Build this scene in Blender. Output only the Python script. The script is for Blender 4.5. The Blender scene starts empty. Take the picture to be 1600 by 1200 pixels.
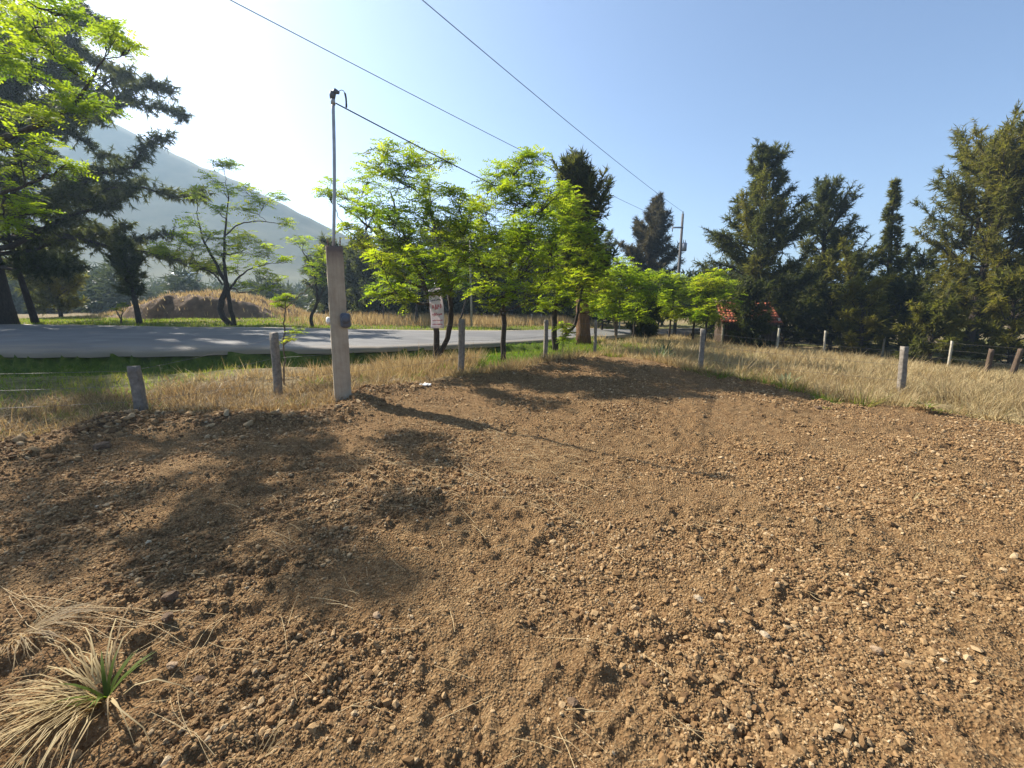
import bpy, math, random
import numpy as np
from mathutils import Vector

# ------------------------------------------------------------------ camera, sky, sun, exposure
scene = bpy.context.scene
C = scene.collection
F_PX, PITCH, EYE = 650.0, math.atan(128.0 / 650.0), 1.6
cam = bpy.data.cameras.new('camera')
cam.sensor_width = 36.0
cam.lens = F_PX / 1600.0 * 36.0
cam.clip_start = 0.05
cam.clip_end = 6000
cam_o = bpy.data.objects.new('camera', cam)
cam_o.location = (0, 0, EYE)
cam_o.rotation_euler = (math.pi / 2 - PITCH, 0, 0)
C.objects.link(cam_o)
scene.camera = cam_o

SUN_EL = math.radians(40)
SUN_H = np.array([-0.826, 0.563])                      # horizontal direction towards the sun
world = bpy.data.worlds.new('World')
scene.world = world
world.use_nodes = True
wn = world.node_tree.nodes
bg = wn['Background']
sky = wn.new('ShaderNodeTexSky')
sky.sky_type = 'NISHITA'
sky.sun_disc = False
sky.sun_elevation = SUN_EL
sky.sun_rotation = math.atan2(SUN_H[0], SUN_H[1])
sky.altitude = 1500
sky.air_density = 1.0
sky.dust_density = 3.0
sky.ozone_density = 1.6
world.node_tree.links.new(sky.outputs[0], bg.inputs[0])
bg.inputs[1].default_value = 0.09

sun = bpy.data.lights.new('sun', 'SUN')
sun.energy = 5.0
sun.angle = math.radians(0.6)
sun.color = (1.0, 0.93, 0.82)
sun_o = bpy.data.objects.new('sun', sun)
sv = Vector((SUN_H[0] * math.cos(SUN_EL), SUN_H[1] * math.cos(SUN_EL), math.sin(SUN_EL)))
sun_o.rotation_euler = sv.to_track_quat('Z', 'Y').to_euler()
C.objects.link(sun_o)

vs = scene.view_settings
vs.view_transform = 'Standard'
vs.look = 'None'
vs.exposure = 1.26
vs.gamma = 1.0
vs.use_curve_mapping = False
scene.render.engine = 'CYCLES'
cy = scene.cycles
cy.use_denoising = True
cy.max_bounces = 7
cy.diffuse_bounces = 3
cy.glossy_bounces = 2
cy.transmission_bounces = 4
cy.transparent_max_bounces = 8
cy.volume_bounces = 0
cy.sample_clamp_indirect = 6

rng = np.random.default_rng(7)

# ------------------------------------------------------------------ maths helpers
_T = np.random.default_rng(99).random((256, 256))


def vnoise(x, y, seed=0):
    x = np.asarray(x, float) + seed * 17.31
    y = np.asarray(y, float) + seed * 9.77
    xi = np.floor(x).astype(np.int64)
    yi = np.floor(y).astype(np.int64)
    fx = x - xi
    fy = y - yi
    fx = fx * fx * (3 - 2 * fx)
    fy = fy * fy * (3 - 2 * fy)
    a = _T[xi & 255, yi & 255]
    b = _T[(xi + 1) & 255, yi & 255]
    c = _T[xi & 255, (yi + 1) & 255]
    d = _T[(xi + 1) & 255, (yi + 1) & 255]
    return (a * (1 - fx) + b * fx) * (1 - fy) + (c * (1 - fx) + d * fx) * fy


def fbm(x, y, wl, octv=4, seed=0):
    s, a, t = 0, 1.0, 0
    for k in range(octv):
        s = s + a * (vnoise(x / wl, y / wl, seed + k) - 0.5)
        t += a
        a *= 0.5
        wl *= 0.5
    return s / t * 2


def sst(a, b, x):
    t = np.clip((np.asarray(x, float) - a) / (b - a), 0, 1)
    return t * t * (3 - 2 * t)


def E0(x, y):
    """broad lie of the land: road bank rising to the left, field falling away to the right"""
    x = np.asarray(x, float)
    y = np.asarray(y, float)
    left = 0.42 * sst(1, -14, x) * sst(7.5, 12.5, y)
    right = -np.clip(0.07 * np.maximum(x - 4, 0) * (0.5 + np.clip(y, 0, 40) / 30), 0, 1.7)
    return left + right


CP, SP = math.cos(PITCH), math.sin(PITCH)


def ray(px, py):
    u = (px - 800) / F_PX
    v = (600 - py) / F_PX
    return np.array([u, CP + SP * v, -SP + CP * v])


def at(px, py, Y):
    d = ray(px, py)
    t = Y / d[1]
    return np.array([d[0] * t, Y, EYE + d[2] * t])


def gp(px, py):
    """ground point seen along a line of sight"""
    d = ray(px, py)
    lo, hi = 0.5, 200.0
    ts = np.linspace(lo, hi, 4000)
    g = EYE + d[2] * ts - E0(d[0] * ts, d[1] * ts)
    k = np.argmax(g < 0)
    t = ts[k] if g[k] < 0 else hi
    a, b = t - 0.06, t
    for _ in range(30):
        m = (a + b) / 2
        if EYE + d[2] * m - float(E0(d[0] * m, d[1] * m)) < 0:
            b = m
        else:
            a = m
    return np.array([d[0] * b, d[1] * b])


def poly_sd(x, y, P):
    """signed distance to polygon P (negative inside)"""
    x = np.asarray(x, float)
    y = np.asarray(y, float)
    d2 = np.full(x.shape, 1e18)
    ins = np.zeros(x.shape, bool)
    n = len(P)
    for i in range(n):
        ax, ay = P[i]
        bx, by = P[(i + 1) % n]
        ex, ey = bx - ax, by - ay
        t = np.clip(((x - ax) * ex + (y - ay) * ey) / (ex * ex + ey * ey + 1e-12), 0, 1)
        d2 = np.minimum(d2, (x - ax - t * ex) ** 2 + (y - ay - t * ey) ** 2)
        cond = ((ay > y) != (by > y))
        with np.errstate(divide='ignore', invalid='ignore'):
            xi = (bx - ax) * (y - ay) / (by - ay + 1e-30) + ax
        ins ^= cond & (x < xi)
    d = np.sqrt(d2)
    return np.where(ins, -d, d)


lot_px = [(-60, 722), (0, 704), (60, 690), (170, 660), (300, 650), (420, 648), (505, 642), (565, 612), (640, 600), (720, 590), (800, 582), (870, 566),
          (950, 556), (1010, 563), (1080, 584), (1150, 596), (1220, 606), (1300, 632), (1400, 640), (1480, 652), (1600, 672)]
LOT = [tuple(gp(*p)) for p in lot_px] + [(12, 4), (14, -10), (-14, -10), (-9, 2)]
near_px = [(-260, 556), (0, 554), (150, 553), (300, 551), (500, 548), (620, 545), (740, 540), (850, 533), (950, 527), (1030, 522), (1085, 519)]
far_px = [(-260, 505), (0, 507), (150, 509), (300, 512), (500, 514), (620, 516), (740, 517), (850, 516), (950, 515), (1030, 514), (1085, 513)]
NEAR = [tuple(gp(*p)) for p in near_px]
FAR = [tuple(gp(*p)) for p in far_px]
NEAR[0] = (NEAR[1][0] - 14, NEAR[1][1] - 1.2)
FAR[0] = (FAR[1][0] - 14, FAR[1][1] + 0.6)
# carry the road on beyond the bend
dv = np.array(FAR[-1]) - np.array(FAR[-2])
NEAR += [(NEAR[-1][0] + 14, NEAR[-1][1] + 8)]
FAR += [(NEAR[-1][0] - 2.5, NEAR[-1][1] + 7)]
NEAR = [(-70, NEAR[0][1] - 3)] + NEAR
FAR = [(-70, FAR[0][1] + 1)] + FAR
ROAD = NEAR + FAR[::-1]


def line_d(x, y, L):
    x = np.asarray(x, float)
    y = np.asarray(y, float)
    d2 = np.full(x.shape, 1e18)
    for (ax, ay), (bx, by) in zip(L[:-1], L[1:]):
        ex, ey = bx - ax, by - ay
        t = np.clip(((x - ax) * ex + (y - ay) * ey) / (ex * ex + ey * ey + 1e-12), 0, 1)
        d2 = np.minimum(d2, (x - ax - t * ex) ** 2 + (y - ay - t * ey) ** 2)
    return np.sqrt(d2)


def zones(x, y):
    sl = poly_sd(x, y, LOT) + 0.16 * fbm(x, y, 0.9, 3, 31)
    sr = poly_sd(x, y, ROAD)
    dn = line_d(x, y, NEAR)
    return sl, sr, dn


def H(x, y, micro=True, zn=None):
    x = np.asarray(x, float)
    y = np.asarray(y, float)
    sl, sr, dn = zones(x, y) if zn is None else zn
    z = E0(x, y)
    out = sst(0.0, 0.9, sl)
    near_side = (sr > 0) & (y < 16 + 0.4 * np.maximum(x, 0))
    z = z - 0.16 * out * (near_side | (x > 4)) * sst(-14, -2, y * 0 - np.abs(x) * 0)
    # ditch below the road edge
    dit = 0.38 * sst(6, -9, x) + 0.06
    z = z - np.where(sr > 0, dit * np.exp(-((dn - 0.7) / 0.55) ** 2), 0) * (y < 30)
    z = np.where(sr < 0, z - 0.10 * sst(0, -0.25, sr), z)
    # lumpy turf outside
    z = z + out * (sr > 0) * (0.10 * fbm(x, y, 2.2, 3, 3) + 0.035 * fbm(x, y, 0.5, 2, 5)) * sst(0, 1.0, np.abs(sr))
    # dirt lot relief
    inn = 1 - out
    z = z + inn * 0.06 * fbm(x, y, 2.4, 2, 11)
    # heaped soil along the left edge of the lot
    edge = np.exp(-((sl + 0.45) / 0.35) ** 2) * sst(-0.6, -3.0, x)
    z = z + edge * (0.12 + 0.12 * fbm(x, y, 0.6, 3, 21))
    edge2 = np.exp(-((sl + 0.1) / 0.25) ** 2) * sst(-1.5, 1.5, x)
    z = z + edge2 * (0.03 + 0.06 * fbm(x, y, 0.5, 3, 22))
    if micro:
        w = inn
        clod = np.abs(fbm(x, y, 0.30, 4, 41)) * 0.036
        patch = sst(0.40, 0.66, vnoise(x / 0.8, y / 0.6, 55))
        z = z + w * (0.024 * fbm(x, y, 0.16, 4, 44) + clod * (0.25 + 0.9 * patch))
        z = z + w * (0.5 + patch) * 0.020 * fbm(x, y, 0.055, 2, 47)
        # rake / wheel ridges curving through the middle
        r = np.hypot(x + 1.2, y - 1.2)
        rr = r + 0.12 * fbm(x, y, 0.7, 2, 61)
        m = sst(0.45, 0.7, vnoise(x / 1.3, y / 1.3, 63)) * sst(0.8, 1.3, y)
        z = z + w * m * 0.012 * np.sin(rr * 2 * math.pi / 0.19)
        tx_ = np.abs(np.abs(x - 1.9 - 0.10 * np.maximum(y - 1, 0) ** 1.5 + 0.3 * np.sin(y * 0.9)) - 0.75)
        z = z - w * 0.016 * np.exp(-(tx_ / 0.11) ** 2) * (0.4 + 0.6 * vnoise(x / 0.6, y / 0.6, 69)) * (y > 0.5)
        m2 = sst(0.5, 0.75, vnoise(x / 1.7, y / 1.1, 66))
        z = z + w * m2 * 0.010 * np.sin((x * 0.55 + y * 0.83 + 0.08 * fbm(x, y, 0.5, 2, 68)) * 2 * math.pi / 0.16)
    return z


def h1(x, y):
    return float(H(np.array([x]), np.array([y]), False)[0])


# ------------------------------------------------------------------ mesh helpers
class Buf:
    def __init__(self):
        self.v, self.q, self.t, self.a, self.n = [], [], [], [], 0

    def add(self, v, quads=None, tris=None, rnd=0.5):
        v = np.asarray(v, np.float32).reshape(-1, 3)
        if quads is not None and len(quads):
            self.q.append(np.asarray(quads, np.int64).reshape(-1, 4) + self.n)
        if tris is not None and len(tris):
            self.t.append(np.asarray(tris, np.int64).reshape(-1, 3) + self.n)
        a = np.broadcast_to(np.asarray(rnd, np.float32), (len(v),)) if np.ndim(rnd) == 0 else np.asarray(rnd, np.float32).reshape(-1)
        self.v.append(v)
        self.a.append(a)
        self.n += len(v)

    def tube(self, pts, rad, sides=6, cap=True, rnd=0.5):
        P = np.asarray(pts, float)
        R = np.broadcast_to(np.asarray(rad, float), (len(P),))
        T = np.gradient(P, axis=0)
        T /= np.linalg.norm(T, axis=1, keepdims=True) + 1e-9
        ref = np.array([0.0, 0, 1]) if abs(T[0][2]) < 0.8 else np.array([1.0, 0, 0])
        N = np.cross(T, ref)
        N /= np.linalg.norm(N, axis=1, keepdims=True) + 1e-9
        B = np.cross(T, N)
        a = np.arange(sides) * 2 * math.pi / sides
        ring = P[:, None] + R[:, None, None] * (N[:, None] * np.cos(a)[None, :, None] + B[:, None] * np.sin(a)[None, :, None])
        n = len(P)
        i = np.arange(n - 1)[:, None] * sides
        j = np.arange(sides)[None]
        jn = (j + 1) % sides
        q = np.stack([i + j, i + jn, i + jn + sides, i + j + sides], -1).reshape(-1, 4)
        v = ring.reshape(-1, 3)
        tr = None
        if cap:
            v = np.vstack([v, P[:1], P[-1:]])
            k = np.arange(sides)
            kn = (k + 1) % sides
            tr = np.vstack([np.stack([kn, k, np.full(sides, n * sides)], -1),
                            np.stack([k + (n - 1) * sides, kn + (n - 1) * sides, np.full(sides, n * sides + 1)], -1)])
        self.add(v, q, tr, rnd)

    def box(self, c, s, rz=0, rx=0, ry=0, rnd=0.5, taper=1.0):
        x, y, z = np.array(s) / 2
        v = np.array([[-x, -y, -z], [x, -y, -z], [x, y, -z], [-x, y, -z],
                      [-x * taper, -y * taper, z], [x * taper, -y * taper, z], [x * taper, y * taper, z], [-x * taper, y * taper, z]])
        R = rotm(rx, ry, rz)
        self.add(v @ R.T + np.array(c), [[0, 3, 2, 1], [4, 5, 6, 7], [0, 1, 5, 4], [1, 2, 6, 5], [2, 3, 7, 6], [3, 0, 4, 7]], None, rnd)

    def build(self, name, mat, parent=None, smooth=False, loc=None):
        me = bpy.data.meshes.new(name)
        V = np.concatenate(self.v) if self.v else np.zeros((0, 3), np.float32)
        Q = np.concatenate(self.q) if self.q else np.zeros((0, 4), np.int64)
        T = np.concatenate(self.t) if self.t else np.zeros((0, 3), np.int64)
        if loc is not None:
            V = V - np.asarray(loc, np.float32)
        me.vertices.add(len(V))
        me.vertices.foreach_set('co', V.astype(np.float32).ravel())
        idx = np.concatenate([Q.ravel(), T.ravel()]).astype(np.int32)
        st = np.concatenate([np.arange(len(Q)) * 4, len(Q) * 4 + np.arange(len(T)) * 3]).astype(np.int32)
        me.loops.add(len(idx))
        me.loops.foreach_set('vertex_index', idx)
        me.polygons.add(len(st))
        me.polygons.foreach_set('loop_start', st)
        if smooth:
            me.polygons.foreach_set('use_smooth', np.ones(len(st), bool))
        me.update(calc_edges=True)
        at_ = me.attributes.new('rnd', 'FLOAT', 'POINT')
        at_.data.foreach_set('value', np.concatenate(self.a).astype(np.float32))
        me.materials.append(mat)
        o = bpy.data.objects.new(name, me)
        C.objects.link(o)
        if parent is not None:
            o.parent = parent
        if loc is not None:
            o.location = loc
        return o


def rotm(rx, ry, rz):
    cx, sx, cy_, sy, cz, sz = math.cos(rx), math.sin(rx), math.cos(ry), math.sin(ry), math.cos(rz), math.sin(rz)
    X = np.array([[1, 0, 0], [0, cx, -sx], [0, sx, cx]])
    Y = np.array([[cy_, 0, sy], [0, 1, 0], [-sy, 0, cy_]])
    Z = np.array([[cz, -sz, 0], [sz, cz, 0], [0, 0, 1]])
    return Z @ Y @ X


def tag(o, label=None, cat=None, group=None, kind=None):
    if label:
        o['label'] = label
    if cat:
        o['category'] = cat
    if group:
        o['group'] = group
    if kind:
        o['kind'] = kind
    return o


def empty(name, loc):
    o = bpy.data.objects.new(name, None)
    o.location = loc
    o.empty_display_size = 0.2
    C.objects.link(o)
    return o


def bevel(o, w, seg=2):
    m = o.modifiers.new('bevel', 'BEVEL')
    m.width = w
    m.segments = seg
    m.limit_method = 'ANGLE'
    return o


# ------------------------------------------------------------------ materials
def new_mat(name):
    m = bpy.data.materials.new(name)
    m.use_nodes = True
    nt = m.node_tree
    b = nt.nodes['Principled BSDF']
    return m, nt, b, nt.nodes, nt.links


def ramp(nt, fac, stops):
    r = nt.nodes.new('ShaderNodeValToRGB')
    el = r.color_ramp.elements
    while len(el) < len(stops):
        el.new(0.5)
    for e, (p, c) in zip(el, stops):
        e.position = p
        e.color = (*c, 1)
    nt.links.new(fac, r.inputs[0])
    return r.outputs[0]


def noise_node(nt, scale, detail=4, rough=0.6, coord='Object', vec=None, stretch=None):
    n = nt.nodes.new('ShaderNodeTexNoise')
    n.inputs['Scale'].default_value = scale
    n.inputs['Detail'].default_value = detail
    n.inputs['Roughness'].default_value = rough
    tc = nt.nodes.new('ShaderNodeTexCoord')
    out = tc.outputs[coord]
    if stretch:
        mp = nt.nodes.new('ShaderNodeMapping')
        mp.inputs['Scale'].default_value = stretch
        nt.links.new(out, mp.inputs[0])
        out = mp.outputs[0]
    nt.links.new(out, n.inputs['Vector'])
    return n.outputs[0]


def mix(nt, fac, a, b, mode='MIX'):
    m = nt.nodes.new('ShaderNodeMix')
    m.data_type = 'RGBA'
    m.blend_type = mode
    for sock, val in ((m.inputs[0], fac), (m.inputs[6], a), (m.inputs[7], b)):
        if hasattr(val, 'links'):
            nt.links.new(val, sock)
        elif isinstance(val, tuple):
            sock.default_value = (*val, 1)
        else:
            sock.default_value = val
    return m.outputs[2]


def attr(nt, name):
    a = nt.nodes.new('ShaderNodeAttribute')
    a.attribute_name = name
    return a.outputs['Fac']


def add_bump(nt, b, height, strength=0.3, dist=0.01):
    bp = nt.nodes.new('ShaderNodeBump')
    bp.inputs['Strength'].default_value = strength
    bp.inputs['Distance'].default_value = dist
    nt.links.new(height, bp.inputs['Height'])
    nt.links.new(bp.outputs[0], b.inputs['Normal'])


def simple(name, col, col2=None, scale=8, rough=0.85, bump=0.2, bdist=0.01, metal=0, stretch=None, detail=5):
    m, nt, b, N, L = new_mat(name)
    n = noise_node(nt, scale, detail, 0.6, stretch=stretch)
    c2 = col2 or tuple(c * 0.65 for c in col)
    L.new(ramp(nt, n, [(0.3, c2), (0.7, col)]), b.inputs['Base Color'])
    b.inputs['Roughness'].default_value = rough
    b.inputs['Metallic'].default_value = metal
    b.inputs['Specular IOR Level'].default_value = 0.25
    if bump:
        add_bump(nt, b, n, bump, bdist)
    return m


def leaf_mat(name, cols, trans, tmix=0.5, rough=0.6):
    m, nt, b, N, L = new_mat(name)
    a = attr(nt, 'rnd')
    L.new(ramp(nt, a, cols), b.inputs['Base Color'])
    b.inputs['Roughness'].default_value = rough
    b.inputs['Specular IOR Level'].default_value = 0.2
    tr = N.new('ShaderNodeBsdfTranslucent')
    L.new(ramp(nt, a, trans), tr.inputs[0])
    ms = N.new('ShaderNodeMixShader')
    ms.inputs[0].default_value = tmix
    L.new(b.outputs[0], ms.inputs[1])
    L.new(tr.outputs[0], ms.inputs[2])
    L.new(ms.outputs[0], N['Material Output'].inputs[0])
    return m


M = {}
M['jac'] = leaf_mat('feathery_leaf', [(0.0, (0.050, 0.085, 0.010)), (0.55, (0.085, 0.125, 0.012)), (1.0, (0.14, 0.135, 0.02))],
                    [(0.0, (0.18, 0.30, 0.010)), (0.55, (0.40, 0.50, 0.014)), (1.0, (0.58, 0.54, 0.03))], 0.6)
M['cas'] = leaf_mat('casuarina_needle', [(0.0, (0.038, 0.042, 0.016)), (0.6, (0.085, 0.082, 0.022)), (1.0, (0.15, 0.125, 0.022))],
                    [(0.0, (0.07, 0.09, 0.02)), (0.6, (0.17, 0.19, 0.03)), (1.0, (0.32, 0.30, 0.03))], 0.45)
M['cas_brown'] = leaf_mat('brown_needle', [(0.0, (0.04, 0.035, 0.02)), (1.0, (0.11, 0.085, 0.035))],
                          [(0.0, (0.06, 0.06, 0.02)), (1.0, (0.16, 0.12, 0.04))], 0.3)
M['wood_leaf'] = leaf_mat('woodland_leaf', [(0.0, (0.028, 0.04, 0.02)), (1.0, (0.07, 0.08, 0.03))],
                          [(0.0, (0.04, 0.06, 0.02)), (1.0, (0.1, 0.12, 0.03))], 0.3)
M['green_grass'] = leaf_mat('green_grass', [(0.0, (0.05, 0.095, 0.012)), (0.6, (0.10, 0.14, 0.02)), (1.0, (0.24, 0.20, 0.06))],
                            [(0.0, (0.12, 0.26, 0.015)), (0.6, (0.24, 0.34, 0.02)), (1.0, (0.42, 0.34, 0.08))], 0.45)
M['dry_grass'] = leaf_mat('dry_grass', [(0.0, (0.16, 0.115, 0.065)), (0.5, (0.32, 0.235, 0.12)), (1.0, (0.52, 0.42, 0.22))],
                          [(0.0, (0.20, 0.12, 0.05)), (0.6, (0.42, 0.28, 0.11)), (1.0, (0.55, 0.42, 0.2))], 0.4)
M['agave'] = leaf_mat('agave_leaf', [(0.0, (0.10, 0.14, 0.06)), (1.0, (0.22, 0.24, 0.12))], [(0.0, (0.1, 0.16, 0.04)), (1.0, (0.25, 0.3, 0.1))], 0.2)
M['straw'] = simple('straw', (0.52, 0.40, 0.22), (0.38, 0.27, 0.13), 20, 0.7, 0)
M['bark'] = simple('bark', (0.075, 0.058, 0.045), (0.028, 0.021, 0.017), 9, 0.95, 0.6, 0.03, stretch=(3, 3, 0.6))
M['bark_pale'] = simple('pale_bark', (0.20, 0.15, 0.105), (0.09, 0.065, 0.045), 9, 0.95, 0.5, 0.02, stretch=(3, 3, 0.6))
M['bark_brown'] = simple('brown_bark', (0.27, 0.14, 0.07), (0.07, 0.038, 0.022), 7, 0.95, 1.0, 0.08, stretch=(5, 5, 0.35))
M['post'] = simple('concrete_post', (0.29, 0.25, 0.205), (0.13, 0.112, 0.092), 14, 0.95, 0.4, 0.01)
M['pole'] = simple('pole_concrete', (0.17, 0.16, 0.15), (0.11, 0.10, 0.095), 6, 0.95, 0.2, 0.01)
M['post_pale'] = simple('pale_post', (0.46, 0.42, 0.33), (0.26, 0.23, 0.17), 14, 0.95, 0.4, 0.01)
M['wood'] = simple('weathered_wood', (0.13, 0.090, 0.060), (0.055, 0.038, 0.027), 10, 0.95, 0.5, 0.01, stretch=(6, 6, 0.5))
M['wire'] = simple('wire_metal', (0.22, 0.21, 0.20), (0.13, 0.11, 0.10), 30, 0.6, 0, metal=0.5)
M['cable'] = simple('cable_black', (0.035, 0.035, 0.035), (0.02, 0.02, 0.02), 30, 0.6, 0)
M['galv'] = simple('galvanised_pipe', (0.42, 0.43, 0.45), (0.30, 0.31, 0.32), 12, 0.45, 0.05, metal=0.6)
M['rust'] = simple('rusty_rebar', (0.20, 0.09, 0.045), (0.08, 0.04, 0.025), 40, 0.95, 0.3, 0.003)
M['greybox'] = simple('grey_meter_plastic', (0.12, 0.13, 0.15), (0.09, 0.095, 0.11), 10, 0.45, 0)
M['white'] = simple('white_paint', (0.80, 0.79, 0.75), (0.68, 0.66, 0.62), 12, 0.5, 0)
M['tile'] = simple('roof_tile', (0.36, 0.10, 0.05), (0.18, 0.055, 0.03), 9, 0.9, 0.3, 0.01)
M['tin'] = simple('tin_roof', (0.75, 0.77, 0.8), (0.6, 0.62, 0.66), 2, 0.4, 0)
M['rock'] = simple('dark_rock', (0.19, 0.125, 0.075), (0.075, 0.048, 0.03), 18, 0.95, 0.7, 0.01)
M['rock_tan'] = simple('tan_rock', (0.38, 0.27, 0.17), (0.22, 0.15, 0.09), 18, 0.95, 0.7, 0.01)
M['rock_pale'] = simple('pale_rock', (0.40, 0.32, 0.22), (0.26, 0.20, 0.13), 18, 0.95, 0.6, 0.01)
M['mound'] = simple('eroded_earth', (0.22, 0.145, 0.085), (0.09, 0.06, 0.04), 1.6, 1.0, 0.8, 0.15)
M['hill'] = simple('hill_scrub', (0.14, 0.13, 0.07), (0.05, 0.065, 0.035), 0.05, 1.0, 0, detail=9)


def concrete_mat():
    m, nt, b, N, L = new_mat('column_concrete')
    n1 = noise_node(nt, 26, 5, 0.6, stretch=(1, 1, 0.05))
    n2 = noise_node(nt, 5, 6, 0.65)
    base = ramp(nt, n1, [(0.3, (0.32, 0.255, 0.175)), (0.7, (0.48, 0.405, 0.285))])
    c = mix(nt, 0.5, base, ramp(nt, n2, [(0.25, (0.22, 0.165, 0.11)), (0.7, (0.52, 0.44, 0.31))]))
    # darker top band with a ragged lower edge
    tc = N.new('ShaderNodeTexCoord')
    sx = N.new('ShaderNodeSeparateXYZ')
    L.new(tc.outputs['Object'], sx.inputs[0])
    ad = N.new('ShaderNodeMath')
    ad.operation = 'ADD'
    mul = N.new('ShaderNodeMath')
    mul.operation = 'MULTIPLY'
    mul.inputs[1].default_value = 0.5
    L.new(n2, mul.inputs[0])
    L.new(sx.outputs[2], ad.inputs[0])
    L.new(mul.outputs[0], ad.inputs[1])
    st = ramp(nt, ad.outputs[0], [(0.0, (0, 0, 0)), (1.0, (1, 1, 1))])
    mr = N.new('ShaderNodeMapRange')
    mr.inputs[1].default_value = 2.36
    mr.inputs[2].default_value = 2.62
    L.new(ad.outputs[0], mr.inputs[0])
    c2 = mix(nt, mr.outputs[0], c, (0.15, 0.105, 0.08))
    L.new(c2, b.inputs['Base Color'])
    b.inputs['Roughness'].default_value = 0.95
    add_bump(nt, b, n1, 0.35, 0.01)
    return m


M['column'] = concrete_mat()


def ground_mat():
    m, nt, b, N, L = new_mat('ground_soil_and_turf')
    big = noise_node(nt, 0.55, 4, 0.6)
    mid = noise_node(nt, 5, 6, 0.65)
    fine = noise_node(nt, 60, 5, 0.7)
    vor = N.new('ShaderNodeTexVoronoi')
    vor.inputs['Scale'].default_value = 70
    tc = N.new('ShaderNodeTexCoord')
    L.new(tc.outputs['Object'], vor.inputs['Vector'])
    sep = N.new('ShaderNodeSeparateColor')
    L.new(vor.outputs['Color'], sep.inputs[0])
    soil = ramp(nt, mid, [(0.28, (0.140, 0.075, 0.034)), (0.5, (0.262, 0.158, 0.072)), (0.72, (0.355, 0.238, 0.118))])
    red = mix(nt, ramp(nt, big, [(0.4, (0, 0, 0)), (0.65, (1, 1, 1))]), soil, (0.300, 0.158, 0.066))
    soil = mix(nt, 0.35, soil, red)
    peb = ramp(nt, sep.outputs[0], [(0.0, (0.085, 0.050, 0.025)), (0.5, (0.25, 0.155, 0.072)), (1.0, (0.44, 0.31, 0.165))])
    soil = mix(nt, 0.45, soil, peb)
    soil = mix(nt, 0.6, soil, ramp(nt, fine, [(0.3, (0.42, 0.40, 0.38)), (0.7, (1.0, 1.0, 1.0))]), 'MULTIPLY')
    soil = mix(nt, attr(nt, 'soildark'), soil, (0.075, 0.052, 0.036))  # darker brown mixed in by the point mask
    dry = ramp(nt, mid, [(0.25, (0.11, 0.082, 0.048)), (0.5, (0.23, 0.175, 0.095)), (0.75, (0.38, 0.30, 0.16))])
    green = ramp(nt, mid, [(0.25, (0.05, 0.08, 0.012)), (0.55, (0.11, 0.15, 0.02)), (0.8, (0.26, 0.23, 0.06))])
    turf = mix(nt, attr(nt, 'green'), dry, green)
    c = mix(nt, attr(nt, 'dirt'), turf, soil)
    L.new(c, b.inputs['Base Color'])
    b.inputs['Roughness'].default_value = 1.0
    b.inputs['Specular IOR Level'].default_value = 0.1
    hm = N.new('ShaderNodeMath')
    hm.operation = 'ADD'
    L.new(fine, hm.inputs[0])
    L.new(vor.outputs['Distance'], hm.inputs[1])
    add_bump(nt, b, hm.outputs[0], 1.0, 0.02)
    return m


M['ground'] = ground_mat()


def road_mat():
    m, nt, b, N, L = new_mat('worn_asphalt')
    n = noise_node(nt, 1.2, 6, 0.65, stretch=(0.4, 1.6, 1))
    f = noise_node(nt, 40, 4, 0.7)
    c = ramp(nt, n, [(0.3, (0.095, 0.092, 0.087)), (0.5, (0.135, 0.13, 0.122)), (0.7, (0.185, 0.176, 0.162))])
    c = mix(nt, 0.5, c, ramp(nt, f, [(0.3, (0.6, 0.6, 0.6)), (0.7, (1, 1, 1))]), 'MULTIPLY')
    # dusty shoulders and worn repair patches
    pn = noise_node(nt, 0.35, 3, 0.5)
    c = mix(nt, ramp(nt, pn, [(0.52, (0, 0, 0)), (0.56, (0.6, 0.6, 0.6))]), c, (0.085, 0.083, 0.08))
    sm_ = N.new('ShaderNodeMath')
    sm_.operation = 'MULTIPLY_ADD'
    L.new(n, sm_.inputs[0])
    sm_.inputs[1].default_value = 0.5
    L.new(attr(nt, 'rnd'), sm_.inputs[2])
    c = mix(nt, ramp(nt, sm_.outputs[0], [(0.36, (0.85, 0.85, 0.85)), (0.58, (0, 0, 0))]), c, (0.26, 0.205, 0.14))
    L.new(c, b.inputs['Base Color'])
    b.inputs['Roughness'].default_value = 0.8
    add_bump(nt, b, f, 0.3, 0.01)
    return m


M['road'] = road_mat()


def stone_mat():
    m, nt, b, N, L = new_mat('gravel_stone')
    an = nt.nodes.new('ShaderNodeAttribute')
    an.attribute_type = 'INSTANCER'
    an.attribute_name = 'rnd'
    a = an.outputs['Fac']
    n = noise_node(nt, 40, 4, 0.6)
    c = ramp(nt, a, [(0.0, (0.115, 0.065, 0.034)), (0.35, (0.25, 0.145, 0.064)), (0.7, (0.375, 0.245, 0.120)), (0.93, (0.47, 0.345, 0.20)), (1.0, (0.56, 0.48, 0.34))])
    c = mix(nt, 0.5, c, ramp(nt, n, [(0.3, (0.6, 0.6, 0.6)), (0.7, (1, 1, 1))]), 'MULTIPLY')
    L.new(c, b.inputs['Base Color'])
    b.inputs['Roughness'].default_value = 0.95
    b.inputs['Specular IOR Level'].default_value = 0.15
    add_bump(nt, b, n, 0.5, 0.006)
    return m


M['stone'] = stone_mat()

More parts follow.
